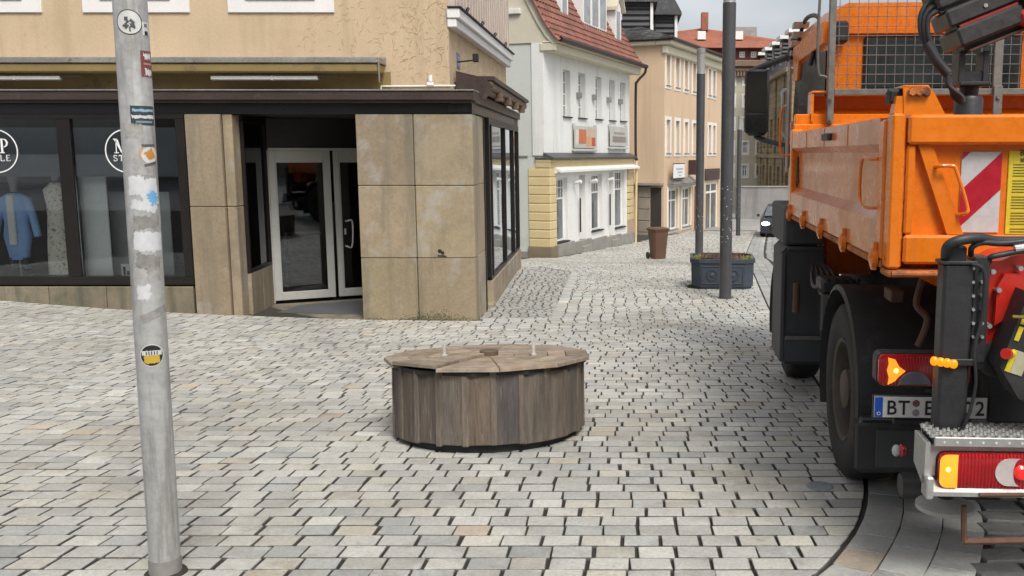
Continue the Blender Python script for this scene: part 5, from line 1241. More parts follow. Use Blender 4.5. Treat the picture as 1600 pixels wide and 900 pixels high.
# hatched plate and notice
a, b_ = hk(1502, 237), hk(1558, 363); x0, x1, zt_, zb_ = a.x, b_.x, a.z, b_.z
pl_ = MB(); pl_.box(x0, x1, -.012, -.006, zb_, zt_, .001); plo = pl_.build('warning_plate', m_refw, tgt)
def clip(poly, x0, x1, z0, z1):
    for ax, lim, s_ in ((0, x0, 1), (0, x1, -1), (1, z0, 1), (1, z1, -1)):
        out = []
        for i in range(len(poly)):
            p, q = poly[i], poly[(i + 1) % len(poly)]; dp, dq = (p[ax] - lim) * s_, (q[ax] - lim) * s_
            if dp >= 0: out.append(p)
            if dp * dq < 0: t = dp / (dp - dq); out.append((p[0] + (q[0] - p[0]) * t, p[1] + (q[1] - p[1]) * t))
        poly = out
        if not poly: return []
    return poly
r_ = MB()
hw_ = x1 - x0
for z_, th in ((hk(1502, 363).z + .014, .155), (hk(1502, 237).z - .045, .155)):
    q_ = clip([(x0 - .02, z_ - .012), (x1 + .02, z_ - .012 + (hw_ + .04) * .98), (x1 + .02, z_ + (hw_ + .04) * .98 + th), (x0 - .02, z_ + th)], x0 + .001, x1 - .001, zb_ + .001, zt_ - .001)
    if len(q_) > 2: r_.prism(q_, 'y', -.0145, -.0122)
r_.build('red_stripe', m_refr, plo)
a, b_ = hk(1576, 235), hk(1660, 366); n_ = MB(); n_.box(a.x, b_.x, -.011, -.006, b_.z, a.z, .001); no = n_.build('yellow_notice', m_ylw, tgt)
n_ = MB(); rr = random.Random(3); z_ = a.z - .035
for k in range(26):
    big = k < 1; h_ = .016 if big else .0035; n_.box(a.x + .02 + (.03 if big else 0), b_.x - rr.uniform(.02, .06), -.013, -.0112, z_ - h_, z_); z_ -= .026 if big else .0125 if k % 5 else .022
n_.build('notice_print', mat('notice_ink', (.10, .09, .03), .6), no)
vs, fs = text('Beachten', .035, .0004); n_ = MB(); 
n_.add([(a.x + .11 + x, -.0135, a.z - .022 + y_) for x, y_, z in vs], fs); n_.build('notice_heading', m_dark, no)
# rear corner posts, lip
for sx in (0, 1):
    p = MB(); xa, xb = (xc0 + .002, xc1 - .004) if not sx else (BW - .08, BW - .01)
    p.box(xa, xb, -.055, .05, zb0, hk(1395, 178).z, .010); p.prism([(xa + .006, hk(1395, 178).z), (xb - .006, hk(1395, 178).z), (xb - .016, zpt_), (xa + .016, zpt_)], 'y', -.045, .03)
    pp = p.build('corner_post', m_or, tk)
    p = MB(); p.box(xa - .004, xb - .01, .0, .09, zpt_ - .03, zpt_ + .030, .008); p.cyl((xa - .005, .03, zpt_ + .022), (xb + .0, .03, zpt_ + .022), .018, n=12); p.build('hinge_block', m_dark, pp)
for sx in (0, 1):
    p = MB(); xx = xc1 - .002 if not sx else BW - .082; p.box(xx - .002, xx + .006, -.035, .04, zb0 + .01, ztb - .02); p.build('seam', m_rust, tk)
lp = MB(); lp.box(.0, BW, -.085, .06, zb0 - .035, zb0 - .006, .008); lp.cyl((.02, -.08, zb0 - .018), (BW, -.08, zb0 - .018), .014, n=10); lp.build('rear_sill', m_rust, tk)
# side walls with top rail, recessed sheet and bottom rail
zs1 = hk(1378, 184, 'x').z; zs2 = hk(1372, 232, 'x').z; zs3 = hk(1372, 346, 'x').z; zs0 = hk(1372, 402, 'x').z
def sidewall(sx):
    X = lambda v: v if not sx else BW - v
    s = MB()
    y0, y1 = .16, BL - .10
    s.prism([(X(.0), zs1 - .0), (X(.0), zs2 + .02), (X(.05), zs2 - .02), (X(.05), zs3 + .05), (X(-.0), zs3), (X(-.005), zs0), (X(.07), zs0), (X(.085), zs1)], 'y', y0, y1)
    for k in range(1, 4): yk = y0 + (y1 - y0) * k / 4; s.box(X(-.003), X(.0005), yk - .004, yk + .004, zs2 + .02, zs1 - .005)
    so = s.build('side_wall', m_ors, tk, smooth=25)
    p = MB(); p.box(X(-.004), X(.09), .055, .158, zs0 - .005, zs1 - .01, .010); p.build('side_post', m_or, so); p = MB(); p.box(X(-.004), X(.09), BL - .098, BL - .0, zs0 - .005, zs1 + .03, .010); p.build('side_post', m_or, so)
    h = MB(); h.tube(bez([(X(.02), .30, zs2 - .06), (X(-.035), .31, zs2 - .055), (X(-.045), .40, zs2 - .065), (X(-.045), .41, zs3 + .12), (X(-.03), .33, zs3 + .07), (X(.02), .32, zs3 + .07)][:0] or [(X(.04), .20, zs2 - .05), (X(-.03), .21, zs2 - .05), (X(-.04), .34, zs2 - .055), (X(-.04), .36, zs3 + .10), (X(-.035), .24, zs3 + .06), (X(.04), .21, zs3 + .06)], 5), .008, 8); h.build('handle', m_or, so)
    for k in range(5):
        yk = .12 + (BL - .25) * k / 4; h = MB(); h.lathe([(.012, -.03), (.045, -.02), (.045, .005), (.02, .01)], (X(-.01), yk, zs0 - .005), 14, 'x'); h.prism([(yk - .02, zs0 - .06), (yk + .02, zs0 - .06), (yk + .025, zs0 + .07), (yk - .025, zs0 + .07)], 'x', X(-.025), X(-.006)); h.build('side_hinge', m_or, so)
    r2 = MB(); r2.box(X(.0), X(.09), .06, BL, zs0 - .045, zs0 - .008, .006); r2.build('bottom_rail', m_rust, so)
    if not sx:
        q_ = hk(1290, 214, 'x', -.02); r2 = MB(); r2.box(-.03, -.0, q_.y - .11, q_.y + .11, q_.z - .022, q_.z + .022, .006); r2.build('reflector', m_blk, so)
        q_ = hk(1244, 290, 'x', .04); r2 = MB(); r2.prism([(q_.y - .09, zs3 + .08), (q_.y + .10, zs3 + .02), (q_.y + .06, zs2 - .06), (q_.y - .05, zs2 - .05)], 'x', .04, .0485); r2.build('dark_reflection_patch', m_blk, so)  # dark patch set on the sheet to stand for a reflection
sidewall(0); sidewall(1)
f = MB(); f.box(.09, BW - .09, .04, BL, zb0 - .01, zb0 + .03); f.build('load_floor', m_rust, tk)
# front wall with its hollow ledge
zf = hk(1400, 178, 'y', BL).z; z_l0 = hk(1290, 190, 'y', BL + .0).z; z_l1 = hk(1290, 148, 'y', BL).z; xl_ = hk(1271, 170, 'y', BL).x
f = MB(); f.box(.03, BW, BL + .001, BL + .06, zb0, zf, .008); f.box(.02, BW - .02, BL - .03, BL - .0, z_l0 - .20, z_l0 - .02, .01)
f.prism([(BL + .02, z_l0 + .021), (BL + .18, z_l0 + .09), (BL + .18, z_l1), (BL + .16, z_l1), (BL + .16, z_l0 + .11), (BL + .02, z_l0 + .05)], 'x', xl_, BW - .1)
f.prism([(BL - .02, z_l0 + .0), (BL + .18, z_l0 + .05), (BL + .19, z_l1 + .01), (BL - .02, z_l1 + .01)], 'x', xl_ - .02, xl_ - .001)
f.box(xl_ - .02, BW - .1, BL - .03, BL + .19, z_l1 + .011, z_l1 + .03, .006); f.build('front_wall', m_or, tk)
# mesh guard
gy = BL - .06; a = hk(1291, 190, 'y', gy); a1 = hk(1304, 100, 'y', gy); zg0 = a.z - .02; zr0_ = hk(1350, 149, 'y', gy).z; zr1_ = hk(1350, 139, 'y', gy).z; ztg = zr1_ + 1.25
gd = MB(); posts = [(a.x, a1.x), (hk(1552, 100, 'y', gy).x, hk(1566, 100, 'y', gy).x), (2.28, 2.34)]
gd.box(posts[0][0], posts[0][1], gy - .03, gy + .03, zg0, ztg, .005)
for p0, p1 in posts[1:]: gd.box(p0, p1, gy - .02, gy + .02, zr1_ + .001, ztg - .001, .005); gd.box(p0 - .0, p1 + .0, gy - .05, gy - .021, zg0, zr1_ + .02, .005)
gd.box(posts[0][1] + .001, posts[-1][1], gy - .019, gy + .019, zr0_, zr1_, .004); gd.box(posts[0][1] + .001, posts[-1][1], gy - .019, gy + .019, ztg - .05, ztg - .002, .004)
for p0, p1 in posts: gd.cyl(((p0 + p1) / 2, gy - .05, zg0 + .04), ((p0 + p1) / 2, gy - .065, zg0 + .04), .018, n=6); gd.cyl(((p0 + p1) / 2, gy - .05, zr0_ - .02), ((p0 + p1) / 2, gy - .065, zr0_ - .02), .018, n=6)
gdo = gd.build('guard_frame', m_galv, tk)
ms = MB(); sp = .075; x = posts[0][1] + .03
while x < posts[-1][0]: ms.tube([(x, gy + .005, zr1_), (x, gy + .005, ztg - .05)], .0032, 5, caps=False); x += sp
z = zr1_ + .04
while z < ztg - .06: ms.tube([(posts[0][1], gy - .001, z), (posts[-1][0], gy - .001, z)], .0032, 5, caps=False); z += sp
ms.build('wire_mesh', mat('mesh_wire', (.22, .21, .19), .5, metal=.5), gdo)
lp_ = MB(); q = [hk(p_, y_, 'y', BL + .35) for p_, y_ in ((1281, 2), (1278, 60), (1279, 112), (1287, 119), (1300, 118), (1302, 60), (1302, 2))]
lp_.tube(bez([(c.x, BL + .35, c.z) for c in q], 5), .012, 8); lp_.tube([(q[0].x, BL + .35, q[0].z), (q[0].x, BL + .35, q[0].z + .25), (q[-1].x, BL + .35, q[-1].z + .25), (q[-1].x, BL + .35, q[-1].z)], .012, 8); lp_.build('ladder_hoop', m_galv, tk)

# cab
CYR = 3.78; CYF = 6.1; xcb = hk(1308, 150, 'y', CYR).x; xcf = hk(1228, 150, 'y', CYF).x; XR_ = xcb + 2.05; zct = hk(1400, 3, 'y', CYR).z; zcb = .85
print('cab', xcb, xcf, zct, 'zs', zs0, zs1, zb0)
xcl = (xcb + xcf) / 2
sec = lambda y_, zt, ins, zbm: [(xcl, y_, zbm), (XR_, y_, zbm), (XR_, y_, zt - .26), (XR_ - .06, y_, zt - .10 - ins), (XR_ - .24, y_, zt), (xcl + .15, y_, zt), (xcl + .03, y_, zt - .07 - ins), (xcl, y_, zt - .20)]
cb = MB()
wz0 = hk(1400, 137, 'y', CYR).z; wz1 = hk(1400, 64, 'y', CYR).z; wx0 = hk(1356, 100, 'y', CYR).x; wx1 = hk(1502, 100, 'y', CYR).x
cb.loft([sec(CYR + .02, zct, 0, zcb), sec(CYR + .5, zct + .05, 0, zcb), sec(CYF - .45, zct + .06, 0, zcb), sec(CYF - .1, zct - .25, .05, zcb), sec(CYF, zct - 1.1, .1, zcb)])
cbo = cb.build('cab', m_or, tk, smooth=35)
r2 = MB(); r2.box(wx0 - .04, wx1 + .5, CYR - .012, CYR + .03, wz0 - .04, wz1 + .04, .03); rwo = r2.build('rear_window', m_dark, cbo)
r2 = MB(); r2.box(wx0, wx1 + .46, CYR - .02, CYR - .0125, wz0, wz1, .0); r2.build('pane', mat('cab_glass', (.03, .04, .042), .08, v=.6, vs=3), rwo)
r2 = MB(); r2.prism([(xcl + .02, zct - .26), (XR_ - .02, zct - .26), (XR_ - .02, zct - .22), (xcl + .02, zct - .22)], 'y', CYR - .03, CYR + .019); r2.prism([(xcl + .02, zcb), (XR_ - .02, zcb), (XR_ - .02, wz0 - .25), (xcl + .02, wz0 - .25)], 'y', CYR - .015, CYR + .0195); r2.build('rear_ridge', m_or, cbo)
# side glass, door seam and grab rails, roof deflector with stripes
s = MB(); q = [hk(p_, y_, 'x', xcl) for p_, y_ in ((1300, 176), (1300, 82), (1252, 82), (1240, 172))]
zt_a, zt_b = hk(1275, 84, 'x', xcl).z, hk(1275, 173, 'x', xcl).z
s.prism([(CYR + .12, zt_b), (CYR + .12, zt_a - .04), (CYR + .75, zt_a), (CYF - .35, zt_a - .02), (CYF - .12, zt_b)], 'x', xcl - .012, xcl + .004); s.build('side_window', mat('dark_side_glass', (.010, .011, .013), .35, spec=.2), cbo)
s = MB(); s.tube([(xcl - .06, CYF - .10, zt_b - .6), (xcl - .06, CYF - .14, zt_a + .05)], .022, 8); s.tube(bez([(xcl - .01, CYF - .05, zt_b - .25), (xcl - .12, CYF - .05, zt_b - .15), (xcl - .12, CYF - .05, zt_b + .18), (xcl - .12, CYF + .0, zt_b + .28), (xcl - .05, CYF + .12, zt_b + .28), (xcl - .05, CYF + .12, zt_b - .2)], 4), .016, 8); s.build('entry_rail', m_al, cbo)
s = MB(); s.tube(bez([(xcl - .0, CYF - .2, zt_b - .4), (xcl - .14, CYF - .2, zt_b - .38), (xcl - .15, CYF - .2, zt_b + .02), (xcl - .1, CYF - .1, zt_b + .12), (xcl - .02, CYF + .1, zt_b + .1), (xcl - .0, CYF + .12, zt_b - .3)], 5), .014, 8); s.build('orange_rail', m_or, cbo)
s = MB()
for k in range(6): zz = zt_a - .05 + .09 * k; s.prism([(CYF - .05 - .07 * k, zz), (CYF + .10 - .07 * k, zz), (CYF + .04 - .07 * k, zz + .05), (CYF - .10 - .07 * k, zz + .05)], 'x', xcl - .06, xcl + .1)
s.build('deflector_stripe', m_al, cbo)
s = MB(); c = hk(1282, 70, 'x', xcl - .01); s.prism([(CYR + .1, zt_a + .02), (CYR + .1, zt_a + .2), (CYF - .25, zt_a + .2), (CYF - .3, zt_a - .16), (CYF - .6, zt_a - .16), (CYF - .7, zt_a + .02)], 'x', xcl - .04, xcl + .03); s.build('door_top_panel', m_or, cbo)
s = MB(); P_ = [hk(*q_, 'x', xcl + .1) for q_ in ((1237, 28), (1247, 9), (1262, 22), (1275, 52))]
P0 = [(xcl + .05, CYF - .15, zct - .35), (xcl + .02, CYF - .15, zct - .15), (xcl + .05, CYF - .5, zct + .12), (xcl + .05, CYR + .9, zct - .02), (xcl - .05, CYR + .75, zct - .45)]
s.tube(bez(P0, 6), .022, 8); s.build('roof_rail', m_blk, cbo)
c = hk(1314, 50, 'y', CYR - .1); s = MB(); s.box(c.x - .05, c.x + .06, CYR - .14, CYR - .0, c.z - .09, c.z + .09, .02); s.build('work_lamp', m_blk, cbo)
s = MB(); s.prism([(CYR + .1, zcb), (CYF - .02, zcb), (CYF - .05, zt_b - .05), (CYR + .1, zt_b - .02)], 'x', xcl - .03, xcl + .005); s.build('door', m_or, cbo)
# mirror with arms
mc = hk(1182, 160, 'y', CYF + .1); mw = .135; mh = .37
s = MB(); T = Matrix.Translation((mc.x, CYF + .1, mc.z)) @ Matrix.Rotation(R(-8), 4, 'Z')
s.box(-mw, mw, -.02, .16, -mh, mh, .05, T); mo = s.build('mirror_housing', m_blk, tk, smooth=40)
s = MB(); s.box(-mw + .02, mw - .02, -.026, -.021, -mh + .26, mh - .03, .0, T); s.box(-mw + .02, mw - .02, -.026, -.021, -mh + .03, -mh + .235, .0, T); s.build('mirror_glass', mat('mirror_glass', (.20, .21, .23), .03, metal=1, v=.02, v2=.02), mo)
s = MB(); s.tube([(mc.x - .02, CYF + .2, mc.z + mh), (xcl - .0, CYF - .02, mc.z + mh + .14)], .035, 8); s.build('mirror_arm', m_blk, mo); s = MB(); s.tube(bez([(mc.x, CYF + .2, mc.z - mh), (mc.x + .1, CYF + .15, mc.z - mh - .05), (xcl - .0, CYF - .02, mc.z - mh - .13)], 4), .03, 8); s.build('mirror_arm', m_blk, mo); s = MB(); s.box(xcl - .09, xcl + .0, CYF - .1, CYF + .05, mc.z - mh - .36, mc.z - mh - .10, .02); s.build('arm_mount', m_blk, mo); s = MB(); s.box(xcl - .07, xcl + .03, CYF - .12, CYF + .06, mc.z + mh + .05, mc.z + mh + .22, .02); s.build('arm_mount', m_blk, mo)

# lower body: front fender, tool box, tank, panels
s = MB(); p0 = hk(1208, 330, 'y', 4.9).x
yw2 = 4.35; rw_ = .56
def arch(mb, yc, zc_, r_, x0, x1, a0, a1, th=.03, n=16):
    rings = []
    for k in range(n + 1):
        t = a0 + (a1 - a0) * k / n; c, s_ = math.cos(t), math.sin(t); rings.append([(x0, yc + r_ * c, zc_ + r_ * s_), (x1, yc + r_ * c, zc_ + r_ * s_), (x1, yc + (r_ + th) * c, zc_ + (r_ + th) * s_), (x0 + .01, yc + (r_ + th) * c, zc_ + (r_ + th) * s_)])
    mb.loft(rings)
yR, yF = 1.14, 4.40; zR = gk(.2, yR) + .52; zF = gk(.2, yF) + .52
arch(s, yF, zF, .60, .04, .55, R(-20), R(205), .05); s.build('front_fender', m_blg, tk, smooth=40)
s = MB(); yP = 3.25; A = hk(1222, 385, 'y', yP); B = hk(1283, 566, 'y', yP); C0 = hk(1283, 322, 'y', yP)
s.box(A.x + .01, B.x, yP, yP + .9, A.z + .01, C0.z, .02); s.build('side_panel', m_blg, tk, smooth=30)
s = MB(); s.prism([(A.x, B.z), (B.x, B.z), (B.x, A.z - .04), (B.x - .04, A.z), (A.x + .05, A.z), (A.x, A.z - .05)], 'y', yP + .03, yP + .6)
s.box(A.x, A.x + .035, yP, yP + .029, B.z, A.z - .06, .006); s.box(A.x + .05, B.x, yP, yP + .029, A.z - .035, A.z, .006); s.box(A.x + .036, B.x, yP - .0, yP + .029, B.z, hk(1250, 528, 'y', yP).z, .006); bbx = s.build('battery_box', m_blg, tk, smooth=30)
s = MB(); s.box(A.x + .04, B.x + .003, yP - .012, yP + .0, hk(1250, 531, 'y', yP).z, hk(1250, 525, 'y', yP).z, .003); s.build('edge_strip', m_galv, bbx)
s = MB(); q_ = hk(1244, 465, 'y', yP - .1); s.cyl((q_.x, yP - .1, q_.z - .12), (q_.x, yP - .1, q_.z + .12), .028, n=14); s.build('air_filter', m_brn, bbx)
s = MB(); s.box(.22, .6, 2.35, 3.15, .40, .86, .06); s.build('fuel_tank', m_blk, tk, smooth=40)
s = MB(); s.cyl((.30, 2.1, .95), (.30, 2.1, .42), .13, n=18); s.cyl((.12, 2.0, .95), (.12, 2.0, .7), .06, n=12); s.box(.05, .3, 1.95, 2.2, .96, 1.05, .02)
for k in range(5): s.tube(bez([(.1 + .05 * k, 1.95, 1.05), (.06 + .05 * k, 2.3, .95 - .05 * k), (.1 + .04 * k, 2.7, 1.0), (.2, 3.2, 1.02)], 4), .014, 6)
s.build('air_tank', m_blk, tk, smooth=40)
def wheel(x, y_, z_, w_=.30, dual=False, r_=.52):
    m = MB(); o_ = x; prof = [(.30, .02), (.34, .0), (.47, .0), (.505, .02), (r_, .05), (r_ + .001, w_ * .5), (r_, w_ - .05), (.505, w_ - .02), (.47, w_), (.34, w_), (.30, w_ - .02)]
    m.lathe(prof, (x, y_, z_), 48, 'x', caps=False)
    for k in range(48):
        t = 2 * math.pi * k / 48
        for q_ in (.06, w_ - .10): m.box(-.022, .022, -.012, .006, q_, q_ + .05, .0, Matrix.Translation((x, y_, z_)) @ Matrix.Rotation(t, 4, 'X') @ Matrix.Rotation(R(90), 4, 'Y') @ Matrix.Translation((0, 0, 0)) @ Matrix.Translation((0, r_, 0))) if False else None
    wo = m.build('wheel', m_rub, tk, smooth=40)
    m = MB(); m.lathe([(.305, .012), (.285, .02), (.272, .06), (.262, .19 if dual else .03), (.17, .20 if dual else .02), (.13, .18 if dual else -.02), (.115, .03 if dual else -.06), (.02, .02 if dual else -.065)], (x, y_, z_), 40, 'x', caps=False)
    m.lathe([(.115, .03 if dual else -.05), (.10, .02 if dual else -.062), (.02, .018 if dual else -.066)], (x, y_, z_), 24, 'x')
    m.build('rim', mat('dirty_steel_rim', (.085, .07, .055), .65, metal=.3, v=.25, v2=.2, dirt=((.20, .12, .06), .6, 6, .55)), wo, smooth=40)
    m = MB()
    for k in range(10): t = 2 * math.pi * k / 10; q_ = .19 if dual else .015; m.cyl((x + q_ + .01, y_ + .205 * math.cos(t), z_ + .205 * math.sin(t)), (x + q_ - .03, y_ + .205 * math.cos(t), z_ + .205 * math.sin(t)), .017, n=6)
    m.build('wheel_nut', m_galv, wo)
    if dual: m = MB(); m.lathe([(p, q_ + w_ + .02) for p, q_ in prof], (x, y_, z_), 40, 'x', caps=False); m.build('inner_tyre', m_rub, wo, smooth=40)
wheel(.04, yR, zR, .28, True); wheel(.12, yF, zF, .30); wheel(BW - .60, yR, zR, .28, True); wheel(BW - .36, yF, zF, .30)
s = MB(); arch(s, yR, zR + .02, .575, .015, .62, R(-25), R(182), .03, 24); s.box(.03, .60, yR - .66, yR - .60, zR - .28, zR + .02, .01); s.build('rear_fender', m_blk, tk, smooth=40)
s = MB(); arch(s, yR, zR + .02, .575, BW - .64, BW - .03, R(-25), R(182), .03, 24); s.build('rear_fender', m_blk, tk, smooth=40)
s = MB(); a, b_ = hk(1338, 662, 'y', .3), hk(1448, 737, 'y', .3); s.box(a.x, b_.x, .30, .325, b_.z, a.z, .01); mf = s.build('mud_flap', m_blk, tk)
s = MB(); s.box(a.x + .10, b_.x, .292, .2995, b_.z + .02, a.z - .03, .004); s.build('flap_plate', m_blg, mf)
# chassis, rear frame, dark underside
s = MB()
for x_ in (.78, 1.62): s.box(x_, x_ + .09, .05, 5.4, .74, 1.02, .01)
s.box(.5, BW - .5, -.02, .10, .66, .98, .01); s.box(.45, BW - .45, 1.0, 1.5, .42, .62, .08); s.box(.8, 1.7, 2.0, 5.3, .5, 1.1, .05); s.box(.6, BW - .6, .7, .8, .98, 1.2, .01)
s.lathe([(.02, .55), (.28, .62), (.34, .9), (.28, 1.2), (.02, 1.3)], (0, yR, zR), 20, 'x') if False else None
s.build('chassis', m_ch, tk)
for x_ in (.42, 1.75):
    s = MB()
    s.prism([(x_ - .30 + .02, zb0 - .036), (x_ + .30, zb0 - .036), (x_ + .12, zb0 - .17), (x_ + .0, zb0 - .2), (x_ - .10, zb0 - .12)], 'y', .02, .05)
    for k in range(3): s.box(x_ - .02 + .07 * k, x_ + .01 + .07 * k, -.01, .12, zb0 - .26, zb0 - .036, .006)
    s.build('hinge_bracket', m_or, tk)
s = MB(); p_ = [hk(1440, 470, 'y', .2), hk(1420, 510, 'y', .2)]
s.tube(bez([(p_[0].x, .2, zb0 - .08), (p_[0].x - .03, .18, zb0 - .2), (p_[0].x + .02, .16, zb0 - .27), (p_[0].x - .02, .16, zb0 - .40)], 4), .016, 7); s.build('tipping_latch', m_brn, tk); s = MB(); s.box(hk(1388, 460, 'y', .5).x, hk(1408, 460, 'y', .5).x, .45, .6, hk(1400, 470, 'y', .5).z, hk(1400, 452, 'y', .5).z, .006); s.build('rear_bracket', m_brn, tk)
for k in range(4):
    s = MB(); x_ = .5 + .07 * k; s.tube(bez([(x_, .55, .98), (x_ - .12, .4, .85), (x_ - .08, .5, .68), (x_ - .25, .7, .62)], 5), .012, 7); s.build('cable', m_blk, tk)
# left tail lamp cluster
a, b_ = hk(1373, 554, 'y', -.02), hk(1474, 603, 'y', -.02)
def rrect(x0, x1, z0, z1, r_, n=5):
    out = []
    for cx_, cz_, a0 in ((x1 - r_, z1 - r_, 0), (x0 + r_, z1 - r_, 90), (x0 + r_, z0 + r_, 180), (x1 - r_, z0 + r_, 270)):
        for k in range(n + 1): t = R(a0 + 90 * k / n); out.append((cx_ + r_ * math.cos(t), cz_ + r_ * math.sin(t)))
    return out
def lens(name, poly, y0, y1, m_, par, ins=.006):
    c = (sum(p[0] for p in poly) / len(poly), sum(p[1] for p in poly) / len(poly)); m = MB(); sh = [(c[0] + (p[0] - c[0]) * (1 - ins / .05), c[1] + (p[1] - c[1]) * (1 - ins / .03)) for p in poly]
    m.loft([[(p[0], y1, p[1]) for p in poly], [(p[0], y0 + ins, p[1]) for p in poly], [(p[0], y0, p[1]) for p in sh]]); return m.build(name, m_, par, smooth=30)
s = MB(); s.prism(rrect(a.x - .004, b_.x + .12, b_.z - .004, a.z + .004, .03), 'y', -.0, .08); tl_ = s.build('tail_lamp', m_blk, tk)
lens('red_lens', rrect(a.x, b_.x + .115, b_.z, a.z, .026), -.035, -.001, m_lred, tl_, .006)
Q = lambda px, py, y_=-.04: (hk(px, py, 'y', y_).x, hk(px, py, 'y', y_).z)
lens('indicator_lens', [Q(*p) for p in ((1388, 559), (1399, 562), (1405, 573), (1415, 580), (1404, 589), (1398, 596), (1387, 601), (1389, 590), (1386, 579), (1389, 569))], -.043, -.0352, m_lamb, tl_, .002)
lens('reverse_lens', [Q(1404 + 25 * (1 - math.cos(math.pi * k / 10)), 601 - 20 * math.sin(math.pi * k / 10)) for k in range(11)], -.042, -.0352, m_lgry, tl_, .002)
m = MB(); c = Q(1400, 579); m.ball((c[0], -.045, c[1]), (.010, .004, .010)); m.build('bulb', mat('bulb_glow', (1, .7, .1), .3, emit=((1, .6, .08), 6)), tl_)
# number plate
a, b_ = hk(1364, 617, 'y', -.04), hk(1542, 656, 'y', -.04); y_ = -.045
s = MB(); s.box(a.x, b_.x, y_, -.025, b_.z, a.z, .004); npo = s.build('number_plate', m_blk, tk)
s = MB(); s.box(a.x + .006, b_.x - .006, y_ - .002, y_ - .0002, b_.z + .007, a.z - .006, .001); s.build('plate_field', mat('plate_white', (.62, .62, .60), .4, v=.04), npo)
s = MB(); s.box(a.x + .008, a.x + .045, y_ - .0035, y_ - .0021, b_.z + .009, a.z - .008); s.build('blue_strip', mat('plate_blue', (.01, .08, .42), .4, v=.04), npo)
s = MB(); cx_, cz_ = a.x + .027, b_.z + .026; s.add([(cx_ + r_ * math.cos(t), y_ - .0042, cz_ + r_ * math.sin(t)) for r_ in (.006, .0085) for t in [2 * math.pi * k / 18 for k in range(18)]], [(i, (i + 1) % 18, 18 + (i + 1) % 18, 18 + i) for i in range(18)]); s.build('star_ring', m_white, npo)
H_ = (a.z - b_.z) * .86; zc_ = b_.z + (a.z - b_.z - H_ * .73) / 2 + .001
for ch, px in (('B', 1393), ('T', 1412), ('E', 1451), ('0', 1512), ('2', 1531)):
    vs, fs = text(ch, H_, .0012); xx = hk(px, 637, 'y', y_).x; s = MB(); s.add([(xx + x * .92, y_ - .0035 - z, zc_ + y2) for x, y2, z in vs], fs); s.build('plate_letter', m_dark, npo)
for k, (zz, cc) in enumerate((((a.z * .68 + b_.z * .32), (.22, .05, .07)), ((a.z * .28 + b_.z * .72), (.25, .25, .26)))):
    xx = hk(1431, 637, 'y', y_).x; s = MB(); s.cyl((xx, y_ - .0022, zz), (xx, y_ - .004, zz), .0165, n=20); so_ = s.build('plate_seal', mat('plate_seal', cc, .5), npo)
    s = MB(); s.add([(xx + r_ * math.cos(t), y_ - .0046, zz + r_ * math.sin(t)) for r_ in (.007, .009) for t in [2 * math.pi * q / 16 for q in range(16)]], [(i, (i + 1) % 16, 16 + (i + 1) % 16, 16 + i) for i in range(16)]); s.build('seal_print', m_grey, so_)
s = MB(); s.box(a.x + .10, b_.x - .1, -.04, -.0, b_.z - .03, b_.z - .006, .004); s.build('plate_light', m_dark, npo)
# crane: stabiliser leg, red base, cover plates, control box
yl = -.42
a, b_ = hk(1477, 385, 'y', yl), hk(1521, 655, 'y', yl); zlt = a.z; zlb2 = b_.z; xa, xb = a.x, hk(1519, 500, 'y', yl).x
s = MB(); s.box(xa, xb, yl, yl + .10, zlb2 - .12, hk(1490, 412, 'y', yl).z, .012); s.box(xa + .012, xb - .03, yl + .01, yl + .09, hk(1490, 412, 'y', yl).z, zlt, .008)
s.box(xa - .008, xb + .01, yl - .006, yl + .106, hk(1490, 414, 'y', yl).z, hk(1490, 408, 'y', yl).z, .004); leg = s.build('stabiliser_leg', m_crb, tk)
for k in range(4):
    q_ = hk(1461 + 10 * k, 565 + 1.5 * k, 'y', yl - .03); s = MB(); s.ball((q_.x, yl - .02, q_.z), (.018, .018, .020), 10, 6); s.build('marker_lamp', mat('amber_led_lit', (.6, .15, .0), .3, emit=((1, .28, .005), .9)), leg)
s = MB(); q_ = hk(1488, 565, 'y', yl); s.box(xa - .03, xb + .01, yl - .018, yl - .0005, q_.z - .014, q_.z + .014, .003); s.build('lamp_band', m_blk, leg)
zq = lambda py, y_: hk(1540, py, 'y', y_).z
s = MB(); x0 = xb + .002; x1 = hk(1546, 500, 'y', yl).x
s.box(x0, x1, yl + .02, yl + .12, zq(570, yl), zq(402, yl), .006)
gp = s.build('guide_plate', m_crb, tk)
s = MB()
for px_ in (1522, 1536):
    for k in range(6): q_ = hk(px_ - .0 * k, 420 + 21.5 * k, 'y', yl); s.cyl((q_.x, yl + .021, q_.z), (q_.x, yl + .006, q_.z), .0068, n=8)
s.build('bolt', m_steel, gp)
s = MB(); s.tube(bez([(x0 - .02, yl - .01, zq(412, yl)), (x0 + .03, yl - .02, zq(425, yl)), (x0 + .035, yl - .0, zq(500, yl)), (x0 + .01, yl - .01, zq(545, yl)), (x0 + .02, yl - .02, zq(600, yl)), (x0 - .01, yl - .02, zq(655, yl)), (x0 - .04, yl - .0, zq(680, yl))], 5), .0075, 7); s.build('cable', m_blk, gp)
yr_ = -.34
rp = [hk(px_, py, 'y', yr_) for px_, py in ((1541, 414), (1549, 408), (1565, 407), (1580, 400), (1680, 384), (1720, 500), (1690, 545), (1560, 545), (1536, 540), (1543, 500))]
s = MB(); s.prism([(q_.x, q_.z) for q_ in rp], 'y', yr_, yr_ + .42); rb = s.build('crane_base', m_redp, tk)
s = MB(); rp2 = [hk(px_, py, 'y', yr_ - .05) for px_, py in ((1572, 430), (1700, 418), (1700, 470), (1572, 500), (1556, 510), (1560, 450))]; s.prism([(q_.x, q_.z) for q_ in rp2], 'y', yr_ - .035, yr_ - .001); s.build('raised_panel', m_redp, rb)
s = MB()
